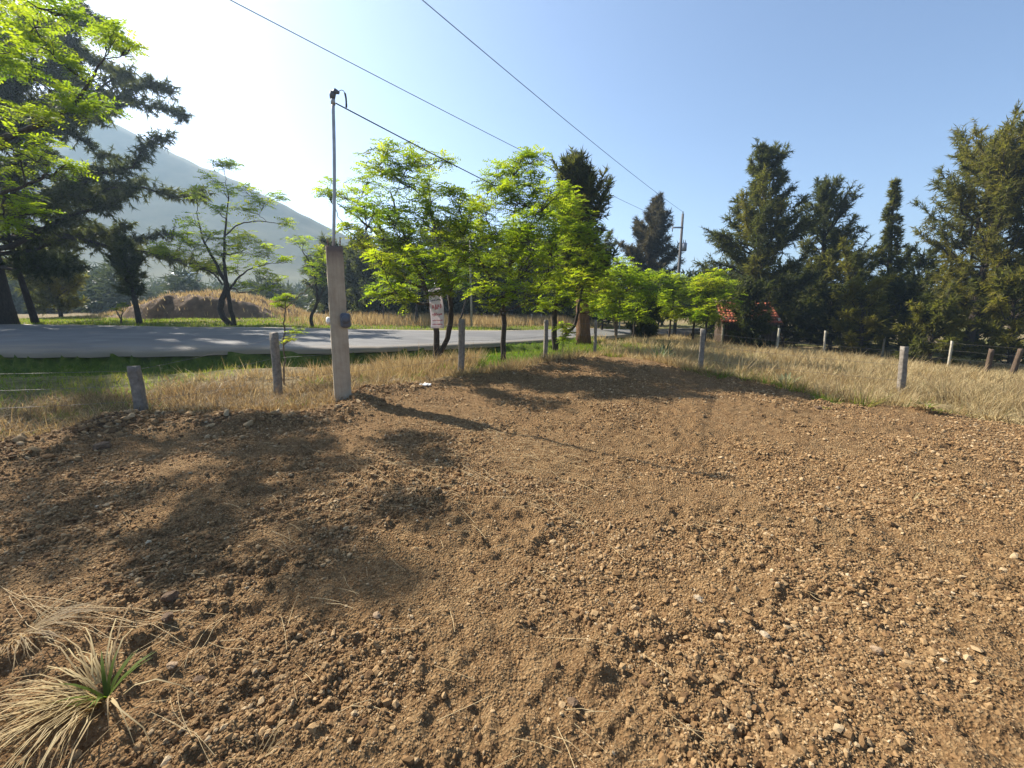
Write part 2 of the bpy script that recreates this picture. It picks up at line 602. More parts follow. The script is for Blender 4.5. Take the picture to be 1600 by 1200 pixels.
# ------------------------------------------------------------------ ground sheet
th_f = np.radians(np.arange(-63, 63.01, 0.255))
th_c = np.radians(np.linspace(63, 297, 60))[1:-1]
TH = np.concatenate([th_f, th_c])
rad = [0.25, 0.5, 0.75, 0.9]
while rad[-1] < 10:
    rad.append(rad[-1] * 1.0074)
while rad[-1] < 45:
    rad.append(rad[-1] * 1.016)
while rad[-1] < 1500:
    rad.append(rad[-1] * 1.12)
RR = np.array(rad)
gx = (RR[:, None] * np.sin(TH)[None]).ravel()
gy = (RR[:, None] * np.cos(TH)[None]).ravel()
zn = zones(gx, gy)
gz = H(gx, gy, True, zn)
gz = np.where(np.hypot(gx, gy) > 60, gz * np.exp(-(np.hypot(gx, gy) - 60) / 60) - 0.0, gz)
nr, nt_ = len(RR), len(TH)
V = np.vstack([np.stack([gx, gy, gz], -1), [[0, 0, 0]]])
i = np.arange(nr - 1)[:, None] * nt_
j = np.arange(nt_)[None]
jn = (j + 1) % nt_
Q = np.stack([i + j, i + nt_ + j, i + nt_ + jn, i + jn], -1).reshape(-1, 4)
T = np.stack([np.arange(nt_), (np.arange(nt_) + 1) % nt_, np.full(nt_, nr * nt_)], -1)
B = Buf()
B.add(V, Q, T)
ground = B.build('ground', M['ground'], smooth=True)
tag(ground, 'bare brown gravelly lot with turf and dry grass around it', None, None, 'structure')
sl, sr, dn = zn
dirt = 1 - sst(-0.08, 0.22, sl + 0.12 * fbm(gx, gy, 0.25, 2, 71))
far_side = (sr > 0) & (gy > 18) & (line_d(gx, gy, FAR) < line_d(gx, gy, NEAR))
dfar = line_d(gx, gy, FAR)
green = np.where(far_side, sst(7.5, 2.0, dfar) * (0.55 + 0.5 * fbm(gx, gy, 1.6, 3, 74)),
                 sst(0.6, 2.6, sl + 0.8 * fbm(gx, gy, 1.5, 3, 73)) * np.maximum(sst(np.where(gx < -1, 1.5, 5.5), np.where(gx < -1, 0.5, 2.0), dn), 0.45 * sst(-6.0, -7.5, gx)) * (1 - 0.75 * sst(6, 9, gx)))
green = np.maximum(green, 0.55 * sst(7, 10, np.hypot(gx, gy)) * sst(0.45, 0.7, vnoise(gx / 2.5, gy / 2.5, 77)) * (gx > 3))
heap_dark = np.exp(-((sl + 0.4) / 0.35) ** 2) * sst(-0.6, -3.0, gx) * 0.8 * sst(0.3, 0.6, vnoise(gx / 0.4, gy / 0.4, 79))  # patchy darker tone on the heaped soil at the left edge
for nm, val in (('dirt', dirt), ('green', np.clip(green, 0, 1)), ('soildark', np.clip(heap_dark, 0, 1))):
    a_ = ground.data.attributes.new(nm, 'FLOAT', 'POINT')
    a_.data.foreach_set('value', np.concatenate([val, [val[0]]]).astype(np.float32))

# road
NA, FA = np.array(NEAR), np.array(FAR)


def resample(P, n):
    d = np.concatenate([[0], np.cumsum(np.linalg.norm(np.diff(P, axis=0), axis=1))])
    s = np.arange(len(P)) / (len(P) - 1)
    t = np.linspace(0, 1, n)
    return np.stack([np.interp(t, s, P[:, k]) for k in range(2)], -1)


nn, nm_ = resample(NA, 200), resample(FA, 200)
W = np.linspace(0, 1, 14)
grid = nn[:, None] * (1 - W)[None, :, None] + nm_[:, None] * W[None, :, None]
wob = 0.18 * fbm(grid[..., 0], grid[..., 1], 0.8, 3, 81)
grid[:, 0, 1] += wob[:, 0]
grid[:, -1, 1] += wob[:, -1]
rz = E0(grid[..., 0], grid[..., 1]) + 0.03 + 0.05 * np.sin(W * math.pi)[None]
rv = np.concatenate([grid, rz[..., None]], -1)
skn = rv[:, 0].copy()
skn[:, 2] -= 0.12
skf = rv[:, -1].copy()
skf[:, 2] -= 0.12
rv = np.concatenate([skn[:, None], rv, skf[:, None]], 1)
nw = rv.shape[1]
i = np.arange(199)[:, None] * nw
j = np.arange(nw - 1)[None]
B = Buf()
edge_w = np.broadcast_to(np.minimum(np.arange(nw), np.arange(nw)[::-1])[None] / (nw / 2), (200, nw)).reshape(-1)
B.add(rv.reshape(-1, 3), np.stack([i + j, i + nw + j, i + nw + j + 1, i + j + 1], -1).reshape(-1, 4), None, edge_w)
tag(B.build('road', M['road'], smooth=True), 'grey worn asphalt road running past the lot behind the trees', None, None, 'structure')

# ------------------------------------------------------------------ hill, earth mound
hx, hy = np.meshgrid(np.linspace(-420, 130, 150), np.linspace(95, 420, 90))
rid = np.interp(hx, [-420, -330, -260, -200, -155, -100, -60, -30, 0, 60, 130], [60, 82, 94, 94, 71, 45, 27, 15, 6, 0, -3])
prof = np.interp(hy, [95, 130, 170, 222, 300, 420], [0, 0.10, 0.42, 1.0, 0.8, 0.2])
hz = rid * prof + 3.0 * fbm(hx, hy, 60, 5, 91) * prof + 0.8 * fbm(hx, hy, 6, 3, 92) * prof - 2.5
B = Buf()
i = np.arange(89)[:, None] * 150
j = np.arange(149)[None]
B.add(np.stack([hx, hy, hz], -1), np.stack([i + j, i + j + 1, i + 151 + j, i + 150 + j], -1).reshape(-1, 4))
tag(B.build('hill', M['hill'], smooth=True), 'hazy scrub-covered hillside sloping down behind the road', None, None, 'structure')

# ------------------------------------------------------------------ plants: builders
def unit(v):
    return v / (np.linalg.norm(v, axis=-1, keepdims=True) + 1e-9)


def fronds(buf, o, d, Ln, r, m=7, width=0.17, rnd=None, droop=0.45):
    """feathery compound leaves: o origins (N,3), d directions, Ln lengths; m pairs of leaflets each"""
    N_ = len(o)
    d = unit(d)
    up = np.array([0, 0, 1.0]) + r.normal(0, 0.25, (N_, 3))
    s = unit(np.cross(d, up))
    n = np.cross(s, d)
    t = (np.arange(m) + 0.7) / m
    pos = o[:, None] + d[:, None] * (Ln[:, None] * t)[..., None] + n[:, None] * (Ln[:, None] * (0.12 * t - droop * t * t))[..., None]
    pl = (Ln[:, None] * width * 1.5 * (0.45 + 0.8 * np.sin(np.clip(t, 0, 1) * math.pi * 0.9))) * r.uniform(0.75, 1.2, (N_, m))
    out = []
    for sg in (-1, 1):
        q = unit(s[:, None] * sg + d[:, None] * 0.35 + n[:, None] * r.normal(-0.15, 0.25, (N_, m))[..., None])
        w = (Ln[:, None] / m * 0.42)[..., None] * np.ones((N_, m, 1))
        b0 = pos
        mid = pos + q * (pl * 0.5)[..., None]
        tip = pos + q * pl[..., None] - np.array([0, 0, 0.06]) * pl[..., None]
        out.append(np.stack([b0, mid + d[:, None] * w, tip, mid - d[:, None] * w], -2))
    v = np.stack(out, 2).reshape(-1, 3)
    k = N_ * m * 2
    a = np.repeat(rnd if rnd is not None else r.random(N_), m * 2 * 4)
    buf.add(v, np.arange(k * 4).reshape(-1, 4), None, a)


def needles(buf, o, d, Ln, w, r, rnd):
    """thin needle strips as narrow triangles"""
    N_ = len(o)
    d = unit(d)
    s = unit(np.cross(d, r.normal(0, 1, (N_, 3))))
    v = np.stack([o - s * w[:, None] * 0.5, o + s * w[:, None] * 0.5, o + d * Ln[:, None]], 1).reshape(-1, 3)
    buf.add(v, None, np.arange(N_ * 3).reshape(-1, 3), np.repeat(rnd, 3))


def bez(a, b, c, n=7):
    t = np.linspace(0, 1, n)[:, None]
    return (1 - t) ** 2 * a + 2 * t * (1 - t) * b + t * t * c


def wiggle(P, amp, r):
    P = np.array(P, float)
    if len(P) > 2:
        P[1:-1] += r.normal(0, amp, (len(P) - 2, 3))
    return P


def smooth_path(P, n=14):
    """P rows x,y,z,r -> Catmull-Rom resample"""
    P = np.asarray(P, float)
    if len(P) == 2:
        t = np.linspace(0, 1, n)[:, None]
        return P[0] * (1 - t) + P[1] * t
    Q_ = np.vstack([2 * P[0] - P[1], P, 2 * P[-1] - P[-2]])
    out = []
    per = max(3, n // (len(P) - 1))
    for k in range(1, len(Q_) - 2):
        p0, p1, p2, p3 = Q_[k - 1:k + 3]
        for t in np.linspace(0, 1, per, endpoint=False):
            out.append(0.5 * ((2 * p1) + (-p0 + p2) * t + (2 * p0 - 5 * p1 + 4 * p2 - p3) * t * t + (-p0 + 3 * p1 - 3 * p2 + p3) * t ** 3))
    out.append(P[-1])
    out = np.array(out)
    out[:, 3] = np.maximum(out[:, 3], 0.004)
    return out


def feather_tree(label, Y, base_px, stems, lobes, seed, fl=0.38, dens=1.0, m=7, cat='tree', group=None, bark='bark', leafm='jac', hue=0.45, extra=None,
                 zspread=1.0, doff=0.0, name='feathery_leaved_tree', xoff=0.0, pods=0):
    """broad light-crowned tree. stems: lists of (px,py,radius[,dY]); lobes: (px,py,rpx[,dY])"""
    r = np.random.default_rng(seed)
    b = at(base_px[0], base_px[1], Y)
    gz_ = h1(b[0], b[1])
    b[2] = gz_
    root = empty(name, b)
    tb, cb = Buf(), Buf()
    nodes = []
    for st in stems:
        pts = []
        for k, q in enumerate(st):
            p = at(q[0], q[1], Y + (q[3] if len(q) > 3 else 0))
            pts.append([*p, q[2]])
        if st is stems[0]:
            pts[0][:3] = [b[0], b[1], gz_ - 0.08]
        P = smooth_path(pts, 16)
        P[1:-1, :3] += r.normal(0, 0.012, (len(P) - 2, 3))
        tb.tube(P[:, :3], P[:, 3], 8)
        nodes.append(P)
    nodes = np.vstack(nodes)
    L3 = []
    for q in lobes:
        yy = Y + (q[3] if len(q) > 3 else r.normal(0, 0.7) * zspread + doff)
        c = at(q[0], q[1], yy)
        R = q[2] / F_PX * yy
        L3.append((c, R, dens))
    for e in (extra or []):
        L3.append((np.array(e[:3], float), e[3], 0.42))
    L3.sort(key=lambda l: l[0][2])
    for c, R, dn_l in L3:
        dd = np.linalg.norm(nodes[:, :3] - c, axis=1) + 1.2 * np.maximum(0, nodes[:, 2] - c[2] + 0.35 * R) + 0.15 * (nodes[:, 3] < 0.012)
        kk = int(np.argmin(dd))
        p, pr = nodes[kk, :3], nodes[kk, 3]
        ln = np.linalg.norm(c - p)
        ctrl = (p + c) / 2 + np.array([0, 0, -0.10 * ln]) + r.normal(0, 0.08 * ln, 3)
        r0 = min(pr * 0.72, 0.014 + 0.014 * ln + 0.012 * R)
        path = bez(p, ctrl, c, 9)
        path = wiggle(path, 0.02 * ln, r)
        rr = np.linspace(r0, 0.010, 9)
        tb.tube(path, rr, 5, cap=False)
        nodes = np.vstack([nodes, np.column_stack([path[3:], rr[3:]])])
        nt2 = max(6, int(19 * dn_l * (R / 0.6) ** 1.6))
        az = r.uniform(0, 2 * math.pi, nt2)
        cz = r.uniform(-0.8, 1, nt2)
        rad_ = r.uniform(0.25, 1, nt2) ** 0.6
        u = np.stack([np.cos(az) * np.sqrt(1 - cz ** 2), np.sin(az) * np.sqrt(1 - cz ** 2), cz * 0.8], -1)
        ends = c + u * (R * rad_)[:, None]
        st_i = r.integers(4, 9, nt2)
        O_, D_, Lx, A_ = [], [], [], []
        hb = np.clip(hue + r.normal(0, 0.12), 0, 1)
        for e, si in zip(ends, st_i):
            s0 = path[si]
            md = (s0 + e) / 2 + r.normal(0, 0.06 * R, 3) - np.array([0, 0, 0.08 * R])
            tw = bez(s0, md, e, 5)
            tb.tube(tw[[0, 2, 4]], [0.010, 0.007, 0.004], 3, cap=False)
            for f_, nf in ((1.0, 4), (0.72, 2), (0.45, 1)):
                o = tw[0] * (1 - f_) + tw[-1] * f_
                a0 = r.uniform(0, 2 * math.pi)
                for q in range(nf):
                    aa = a0 + q * 2 * math.pi / nf + r.normal(0, 0.35)
                    dvec = np.array([math.cos(aa), math.sin(aa), r.uniform(-0.12, 0.55)]) + 0.55 * (e - c) / (R + 1e-6)
                    O_.append(o)
                    D_.append(dvec)
                    Lx.append(fl * r.uniform(0.6, 1.15))
                    A_.append(np.clip(hb + r.normal(0, 0.13), 0, 1))
        fronds(cb, np.array(O_), np.array(D_), np.array(Lx), r, m, rnd=np.array(A_))
    off = np.array(b)
    tr = tb.build('trunk', M[bark], root, smooth=True, loc=off)
    cr = cb.build('crown', M[leafm], root, loc=off)
    for o in (tr, cr):
        o.location = (0, 0, 0)
    tag(root, label, cat, group)
    return root


def plume_tree(label, x, y, height, prof, nb, seed, t0=0.12, elev=(15, 60), needle=(0.30, 0.035), dens=1.0, leafm='cas', trunk_r=0.2, lean=(0, 0), droop=0.25,
               group=None, bark='bark', z=None, name='casuarina_tree', hue=0.45, huevar=0.18, cat='tree', trunk_taper=0.03, branches=None, elvar=8, spread=0.55, upcurve=0.35, nk=1.0, fluff=0.5):
    """casuarina-like tree: ascending limbs ending in feathery plumes of fine needles; prof = [(t, reach)]"""
    r = np.random.default_rng(seed)
    gz_ = h1(x, y) if z is None else z
    root = empty(name, (x, y, gz_))
    tb, cb = Buf(), Buf()
    k = np.linspace(0, 1, 14)
    tx = lean[0] * k ** 1.3 + 0.015 * height * np.sin(k * 5 + r.uniform(0, 6)) * k
    ty = lean[1] * k ** 1.3 + 0.015 * height * np.cos(k * 4 + r.uniform(0, 6)) * k
    TP = np.column_stack([tx, ty, k * height - 0.1])
    TRd = trunk_r * (1 - k) ** 0.7 + trunk_taper * 0.5
    TRd[0] *= 1.08
    tb.tube(TP, TRd, 9)
    ts = t0 + (1 - t0) * (np.arange(nb) + r.random(nb)) / nb
    if branches is not None:
        specs = branches
    else:
        specs = []
        for q, t in enumerate(ts):
            specs.append((t, q * 2.39996 + r.normal(0, 0.5), np.interp(t, [p[0] for p in prof], [p[1] for p in prof]) * r.uniform(0.55, 1.2), None))
    O_, D_, L_, A_ = [], [], [], []
    for t, az, reach, el in specs:
        p0 = np.array([np.interp(t, k, TP[:, c]) for c in range(3)])
        e = math.radians((elev[0] + (elev[1] - elev[0]) * t if el is None else el) + r.normal(0, elvar))
        d = np.array([math.cos(az) * math.cos(e), math.sin(az) * math.cos(e), math.sin(e)])
        ln = reach / max(math.cos(e), 0.35)
        ln = min(ln, reach * 1.9)
        end = p0 + d * ln + np.array([0, 0, upcurve * 0.35 * ln])
        end[2] = min(end[2], max(height * (0.93 - 0.2 * r.random()), p0[2] + 0.25 * reach)) if reach > 4.5 else end[2]
        ctrl = p0 + d * ln * 0.55
        n = 8
        path = wiggle(bez(p0, ctrl, end, n), 0.025 * ln, r)
        br = min(np.interp(t, k, TRd) * 0.6, 0.012 + 0.018 * ln)
        tb.tube(path, np.linspace(br, 0.008, n), 5, cap=False)
        hb = np.clip(hue + r.normal(0, huevar), 0, 1)
        ntw = max(4, int(dens * (5 + 8.0 * ln)))
        pos_t = r.uniform(0.22 if t < 0.9 else 0.0, 1.0, ntw) ** 0.8
        pos_t[0] = 1.0
        pp = np.column_stack([np.interp(pos_t, np.linspace(0, 1, n), path[:, c]) for c in range(3)])
        bd = unit(end - p0)
        tl = (0.22 + 0.22 * min(ln, 3.0)) * r.uniform(0.55, 1.2, ntw) * (1.15 - 0.5 * pos_t)
        td = unit(bd * 0.9 + r.normal(0, spread, (ntw, 3)) + np.array([0, 0, 0.18]))
        td[0] = bd
        for q in range(ntw):
            e1 = pp[q] + td[q] * tl[q]
            kn = int((9 + 18 * tl[q]) * nk)
            f = r.uniform(0.05, 1, kn)
            O_.append(pp[q] + td[q] * (tl[q] * f)[:, None])
            D_.append(td[q] * (1.25 - fluff) + r.normal(0, fluff, (kn, 3)) - np.array([0, 0, droop]))
            L_.append(needle[0] * r.uniform(0.6, 1.25, kn))
            A_.append(np.clip(hb + r.normal(0, 0.10, kn), 0, 1))
            if tl[q] > 0.35:
                tb.tube(np.stack([pp[q], e1]), [0.010, 0.004], 3, cap=False)
    O_ = np.vstack(O_)
    needles(cb, O_, np.vstack(D_), np.concatenate(L_), np.full(len(O_), needle[1]) * r.uniform(0.7, 1.3, len(O_)), r, np.concatenate(A_))
    tb.build('trunk', M[bark], root, smooth=True)
    cb.build('crown', M[leafm], root)
    tag(root, label, cat, group)
    return root


# ------------------------------------------------------------------ trees along the lot fence (jacaranda-like)
G1 = 'feathery green trees along the fence'
feather_tree('two-stemmed bright green tree with the banner hung on its trunk', 12.2, (682, 560),
             [[(682, 560, 0.10), (681, 520, 0.085), (676, 480, 0.085), (664, 450, 0.075), (646, 405, 0.05), (625, 350, 0.032), (610, 300, 0.02)],
              [(684, 556, 0.07), (699, 528, 0.075), (705, 490, 0.08), (702, 455, 0.075), (690, 400, 0.055), (676, 340, 0.035), (660, 290, 0.02)],
              [(664, 450, 0.05), (635, 440, 0.035), (610, 425, 0.022)],
              [(702, 455, 0.05), (715, 420, 0.035), (728, 380, 0.02)],
              [(646, 405, 0.045), (600, 375, 0.035), (560, 340, 0.025), (527, 318, 0.014)]],
             [(512, 292, 13), (534, 302, 13), (555, 322, 16), (592, 258, 27), (606, 232, 12), (650, 250, 24), (575, 285, 22), (625, 282, 30), (668, 288, 27), (700, 292, 16),
              (570, 322, 26), (610, 338, 34), (660, 340, 30), (640, 372, 40), (600, 385, 26), (690, 372, 36), (720, 340, 20), (620, 420, 34), (660, 410, 34), (700, 420, 38),
              (612, 458, 30), (640, 462, 26), (596, 412, 22), (690, 452, 26), (560, 375, 16), (694, 250, 8), (540, 352, 10), (675, 315, 26), (730, 352, 28), (590, 350, 22), (715, 318, 22), (640, 255, 20), (735, 392, 22)],
             101, fl=0.29, dens=1.3, m=6, doff=-1.9, zspread=1.3, group=G1)
feather_tree('full bright green tree with forked dark trunk next to the banner tree', 12.6, (786, 557),
             [[(786, 557, 0.085), (787, 520, 0.075), (787, 472, 0.07), (797, 430, 0.05), (800, 380, 0.035), (806, 320, 0.02)],
              [(787, 478, 0.05), (772, 445, 0.04), (752, 410, 0.03), (738, 370, 0.018)],
              [(790, 455, 0.04), (820, 410, 0.03), (845, 370, 0.018)]],
             [(812, 262, 22), (770, 285, 24), (838, 288, 24), (756, 322, 26), (800, 310, 32), (848, 326, 28), (728, 362, 26), (770, 365, 36), (820, 362, 38), (862, 372, 28),
              (738, 410, 30), (780, 415, 36), (826, 412, 36), (862, 420, 28), (756, 450, 24), (806, 455, 24), (836, 462, 22), (716, 400, 24), (815, 245, 14), (770, 475, 18), (800, 385, 40, -1.2), (840, 345, 34, -1), (735, 330, 24), (790, 290, 26), (835, 250, 20), (785, 268, 22), (862, 300, 20)],
             102, fl=0.29, dens=1.35, m=6, doff=-1.4, zspread=1.3, group=G1, hue=0.42)
feather_tree('green tree with slanting low side limb in front of the thick brown trunk', 15.4, (868, 540),
             [[(868, 540, 0.11), (866, 505, 0.10), (869, 470, 0.08), (872, 430, 0.05), (868, 370, 0.03)],
              [(870, 537, 0.06), (886, 522, 0.06), (900, 502, 0.055), (905, 470, 0.045), (918, 430, 0.03)]],
             [(862, 330, 26), (882, 362, 26), (858, 395, 28), (905, 398, 24), (892, 430, 30), (925, 428, 24), (862, 446, 26), (915, 462, 22), (845, 478, 16), (936, 400, 14),
              (880, 470, 26), (940, 452, 22), (900, 360, 26), (925, 375, 22), (905, 440, 28, -1), (875, 300, 22), (895, 325, 24), (910, 350, 22), (930, 485, 12)],
             103, fl=0.31, dens=1.25, m=6, group=G1, hue=0.5)
# thick trunk with dark upright crown behind
p = at(912, 535, 17.2)
plume_tree('dark upright cedar with thick reddish-brown trunk behind the fence', p[0], 17.2, 6.6, [(0.2, 0.6), (0.35, 1.0), (0.6, 1.0), (0.85, 0.65), (1, 0.25)], 64, 104, t0=0.26,
           elev=(45, 72), needle=(0.24, 0.05), dens=1.5, trunk_r=0.30, lean=(-0.6, 0), bark='bark_brown', droop=0.0, name='cedar_tree', hue=0.4, elvar=12, upcurve=0.2)
# young fern-like seedling beside the slanting limb
feather_tree('small fern-leaved seedling at the foot of the slanting limb', 14.6, (878, 545), [[(878, 545, 0.012), (880, 525, 0.009), (878, 505, 0.006)]],
             [(878, 510, 9, 0), (884, 520, 8, 0), (880, 530, 6, 0)], 105, fl=0.30, dens=1.4, name='seedling', cat='seedling', hue=0.55)

# boughs that throw the dappled shade across the left of the lot: (ground px, height, radius)
SHADE = [(90, 835, 5.6, 0.55), (230, 850, 5.4, 0.55), (370, 820, 5.6, 0.45), (480, 870, 5.7, 0.40), (560, 880, 5.5, 0.3), (500, 745, 5.9, 0.42), (320, 760, 5.2, 0.45), (60, 770, 5.0, 0.5),
         (180, 790, 5.9, 0.5), (430, 700, 6.3, 0.35), (260, 700, 6.0, 0.35), (120, 720, 5.5, 0.4), (20, 860, 4.8, 0.5), (330, 870, 4.9, 0.35), (640, 790, 5.6, 0.2), (410, 760, 5.0, 0.35)]
# tree standing off to the left whose boughs reach into view and shade the lot
feather_tree('near green tree whose leafy boughs hang in from beyond the left edge', 8.6, (-170, 640),
             [[(-170, 640, 0.17), (-150, 480, 0.15), (-130, 330, 0.13), (-90, 240, 0.10), (-20, 225, 0.07), (40, 203, 0.05), (105, 172, 0.035), (140, 130, 0.022), (163, 92, 0.012)],
              [(-130, 330, 0.10), (-100, 200, 0.08), (-60, 90, 0.05), (0, 20, 0.03)],
              [(-90, 240, 0.06), (-20, 300, 0.04), (40, 290, 0.025)]],
             [(8, 40, 34), (48, 28, 30), (22, 100, 24), (66, 62, 18), (14, 165, 30), (60, 182, 20), (98, 150, 16), (150, 165, 26), (122, 178, 16), (28, 245, 36), (72, 238, 24), (100, 258, 15),
              (18, 305, 30), (50, 328, 14), (165, 62, 15), (203, 78, 12), (178, 52, 9), (105, 105, 12), (10, 350, 14), (-60, 120, 60), (-80, 220, 60), (-60, 320, 50), (-40, 20, 60), (-120, 100, 70)],
             106, fl=0.30, dens=0.27, m=7, hue=0.38, zspread=0.5,
             extra=[(*(np.array([*gp(*q[:2]), 0]) + np.array(sv) * (q[2] / sv.z)), q[3] * 0.78) for q in SHADE])

# ------------------------------------------------------------------ trees across the road
G2 = 'trees on the far side of the road'
feather_tree('twin curved trunks with light green crown across the road by the mound', 21.2, (362, 514),
             [[(360, 514, 0.15), (346, 490, 0.13), (347, 468, 0.13), (354, 448, 0.11), (344, 425, 0.08), (328, 395, 0.055), (316, 370, 0.04), (308, 335, 0.02)],
              [(368, 513, 0.11), (361, 485, 0.10), (357, 458, 0.10), (352, 430, 0.08), (350, 395, 0.06), (352, 355, 0.04), (357, 310, 0.025), (352, 285, 0.014)],
              [(357, 455, 0.06), (372, 435, 0.045), (392, 420, 0.03), (420, 412, 0.02)], [(348, 445, 0.05), (330, 425, 0.035), (300, 418, 0.02)],
              [(350, 370, 0.035), (375, 350, 0.03), (410, 346, 0.02), (440, 350, 0.012)]],
             [(366, 262, 11), (346, 258, 7), (330, 282, 14), (350, 298, 13), (385, 300, 15), (412, 318, 14), (304, 300, 10), (378, 328, 16), (340, 328, 12), (434, 308, 7), (448, 350, 7),
              (300, 345, 16), (330, 365, 20), (372, 365, 18), (285, 372, 17), (258, 392, 16), (300, 395, 24), (345, 392, 26), (385, 388, 24), (420, 392, 20), (448, 410, 12), (318, 418, 18),
              (365, 418, 22), (405, 425, 18), (385, 448, 12), (420, 450, 9), (245, 384, 7), (440, 435, 8)],
             110, fl=0.42, dens=0.55, m=5, group=G2, hue=0.42)
feather_tree('slender small tree with tufted crown just left of the concrete column', 21.4, (490, 515),
             [[(490, 515, 0.10), (486, 495, 0.08), (496, 472, 0.07), (494, 445, 0.055), (487, 415, 0.04), (472, 392, 0.02)],
              [(496, 472, 0.05), (505, 450, 0.035), (508, 420, 0.02)]],
             [(462, 374, 10), (476, 378, 8), (484, 398, 9), (502, 392, 9), (492, 418, 13), (506, 412, 10), (500, 438, 10), (516, 402, 8), (480, 425, 8)], 111, fl=0.36, dens=0.7, m=5, group=G2)
feather_tree('spindly sapling with one long bare branch beside the fence post', 8.8, (442, 585),
             [[(442, 585, 0.018), (444, 520, 0.014), (446, 470, 0.010)], [(445, 482, 0.010), (468, 462, 0.008), (492, 440, 0.005)]],
             [(440, 466, 8, 0), (450, 462, 7, 0), (462, 520, 9, 0), (452, 532, 8, 0), (438, 478, 6, 0)], 112, fl=0.16, dens=0.6, m=5, name='sapling', cat='sapling', bark='bark_pale')

p = at(2, 508, 22.5)
plume_tree('massive dark casuarina with thick trunk at the left edge across the road', p[0], p[1], 15.5, [(0.15, 7.5), (0.35, 9.0), (0.6, 8.3), (0.75, 6.4), (0.9, 3.0), (1, 0.8)], 105, 120, t0=0.21,
           elev=(0, 48), needle=(0.30, 0.055), dens=1.7, nk=1.45, fluff=0.85, trunk_r=0.62, droop=0.45, group=G2, hue=0.25, huevar=0.15, upcurve=0.1, elvar=22, spread=1.3)
p = at(56, 507, 23.5)
plume_tree('young casuarina with thin leaning trunk beside the massive one', p[0], p[1], 6.5, [(0.3, 0.8), (0.6, 1.3), (1, 0.2)], 26, 121, t0=0.35, trunk_r=0.16, needle=(0.4, 0.045), group=G2, hue=0.1, lean=(-0.7, 0))
p = at(219, 510, 23)
plume_tree('narrow dark young conifer in front of the mound', p[0], p[1], 4.4, [(0.2, 0.3), (0.5, 0.75), (0.8, 0.35), (1, 0.1)], 40, 122, t0=0.28, trunk_r=0.13, elev=(35, 65), needle=(0.3, 0.05), dens=1.1,
           group=G2, hue=0.15, name='conifer_tree', lean=(-0.15, 0))
p = at(95, 492, 33)
plume_tree('rounded pale green hazy bush at the edge of the far wood', p[0], p[1], 4.2, [(0.0, 1.5), (0.4, 2.0), (0.8, 1.3), (1, 0.4)], 60, 123, t0=0.05, trunk_r=0.12, needle=(0.4, 0.07), dens=0.9, name='bush', cat='bush', hue=0.7)
p = at(188, 508, 23)
feather_tree('bare forked sapling left of the narrow conifer', 22.5, (190, 511), [[(191, 511, 0.05), (189, 498, 0.04), (181, 485, 0.02)], [(189, 498, 0.03), (194, 480, 0.012)]],
             [(182, 484, 4, 0), (194, 478, 4, 0)], 124, fl=0.25, dens=0.3, m=4, name='sapling', cat='sapling')

G3 = 'dark trees behind the road in the middle'
for q, (px, top, Y, w, lb) in enumerate([
        (562, 392, 36, 1.5, 'dark shaded tree directly right of the column top across the road'),
        (592, 405, 33, 1.4, 'dark tree with drooping grey foliage left of the banner tree'),
        (640, 400, 38, 1.7, 'dark tree seen under the banner tree, behind the road'),
        (735, 395, 36, 1.8, 'dark tree behind the pale pole across the road'),
        (800, 385, 40, 2.0, 'dark tree filling the gap behind the forked trunk'),
        (855, 392, 37, 1.8, 'dark tree across the road behind the slanting limb'),
        (700, 380, 44, 2.2, 'tall dark tree far behind the banner'),
        (915, 400, 42, 2.0, 'dark tree far behind the thick brown trunk'),
        (522, 415, 40, 1.6, 'dark hazy tree behind the concrete column')]):
    p = at(px, 490, Y)
    gz_ = h1(p[0], p[1])
    top_z = at(px, top, Y)[2]
    plume_tree(lb, p[0], p[1], (top_z - gz_) * 0.95, [(0.05, w * 1.1), (0.4, w * 1.5), (0.75, w * 1.2), (1, 0.4)], 60, 130 + q, t0=0.06, elev=(5, 60), needle=(0.45, 0.11), dens=0.85, trunk_r=0.16, group=G3,
               hue=0.15, droop=0.4, name='shade_tree')
for q, (px, Y, lb) in enumerate([(598, 27, 'thin bare trunk at the road edge right of the column'), (650, 27, 'stout dark trunk standing left of the banner across the road'),
                                 (716, 27, 'thin slanting trunk left of the pale pole')]):
    feather_tree(lb, Y, (px, 513), [[(px, 513, 0.07 + 0.07 * (q == 1)), (px + 1 + 4 * (q == 2), 495, 0.06 + 0.06 * (q == 1)), (px + 2 + 10 * (q == 2), 470, 0.05), (px + 4 + 16 * (q == 2), 445, 0.03)]],
                 [(px, 440, 16), (px + 14, 450, 14), (px - 14, 452, 14), (px + 4, 425, 16)], 145 + q, fl=0.4, dens=0.5, m=4, group=G3, hue=0.2)

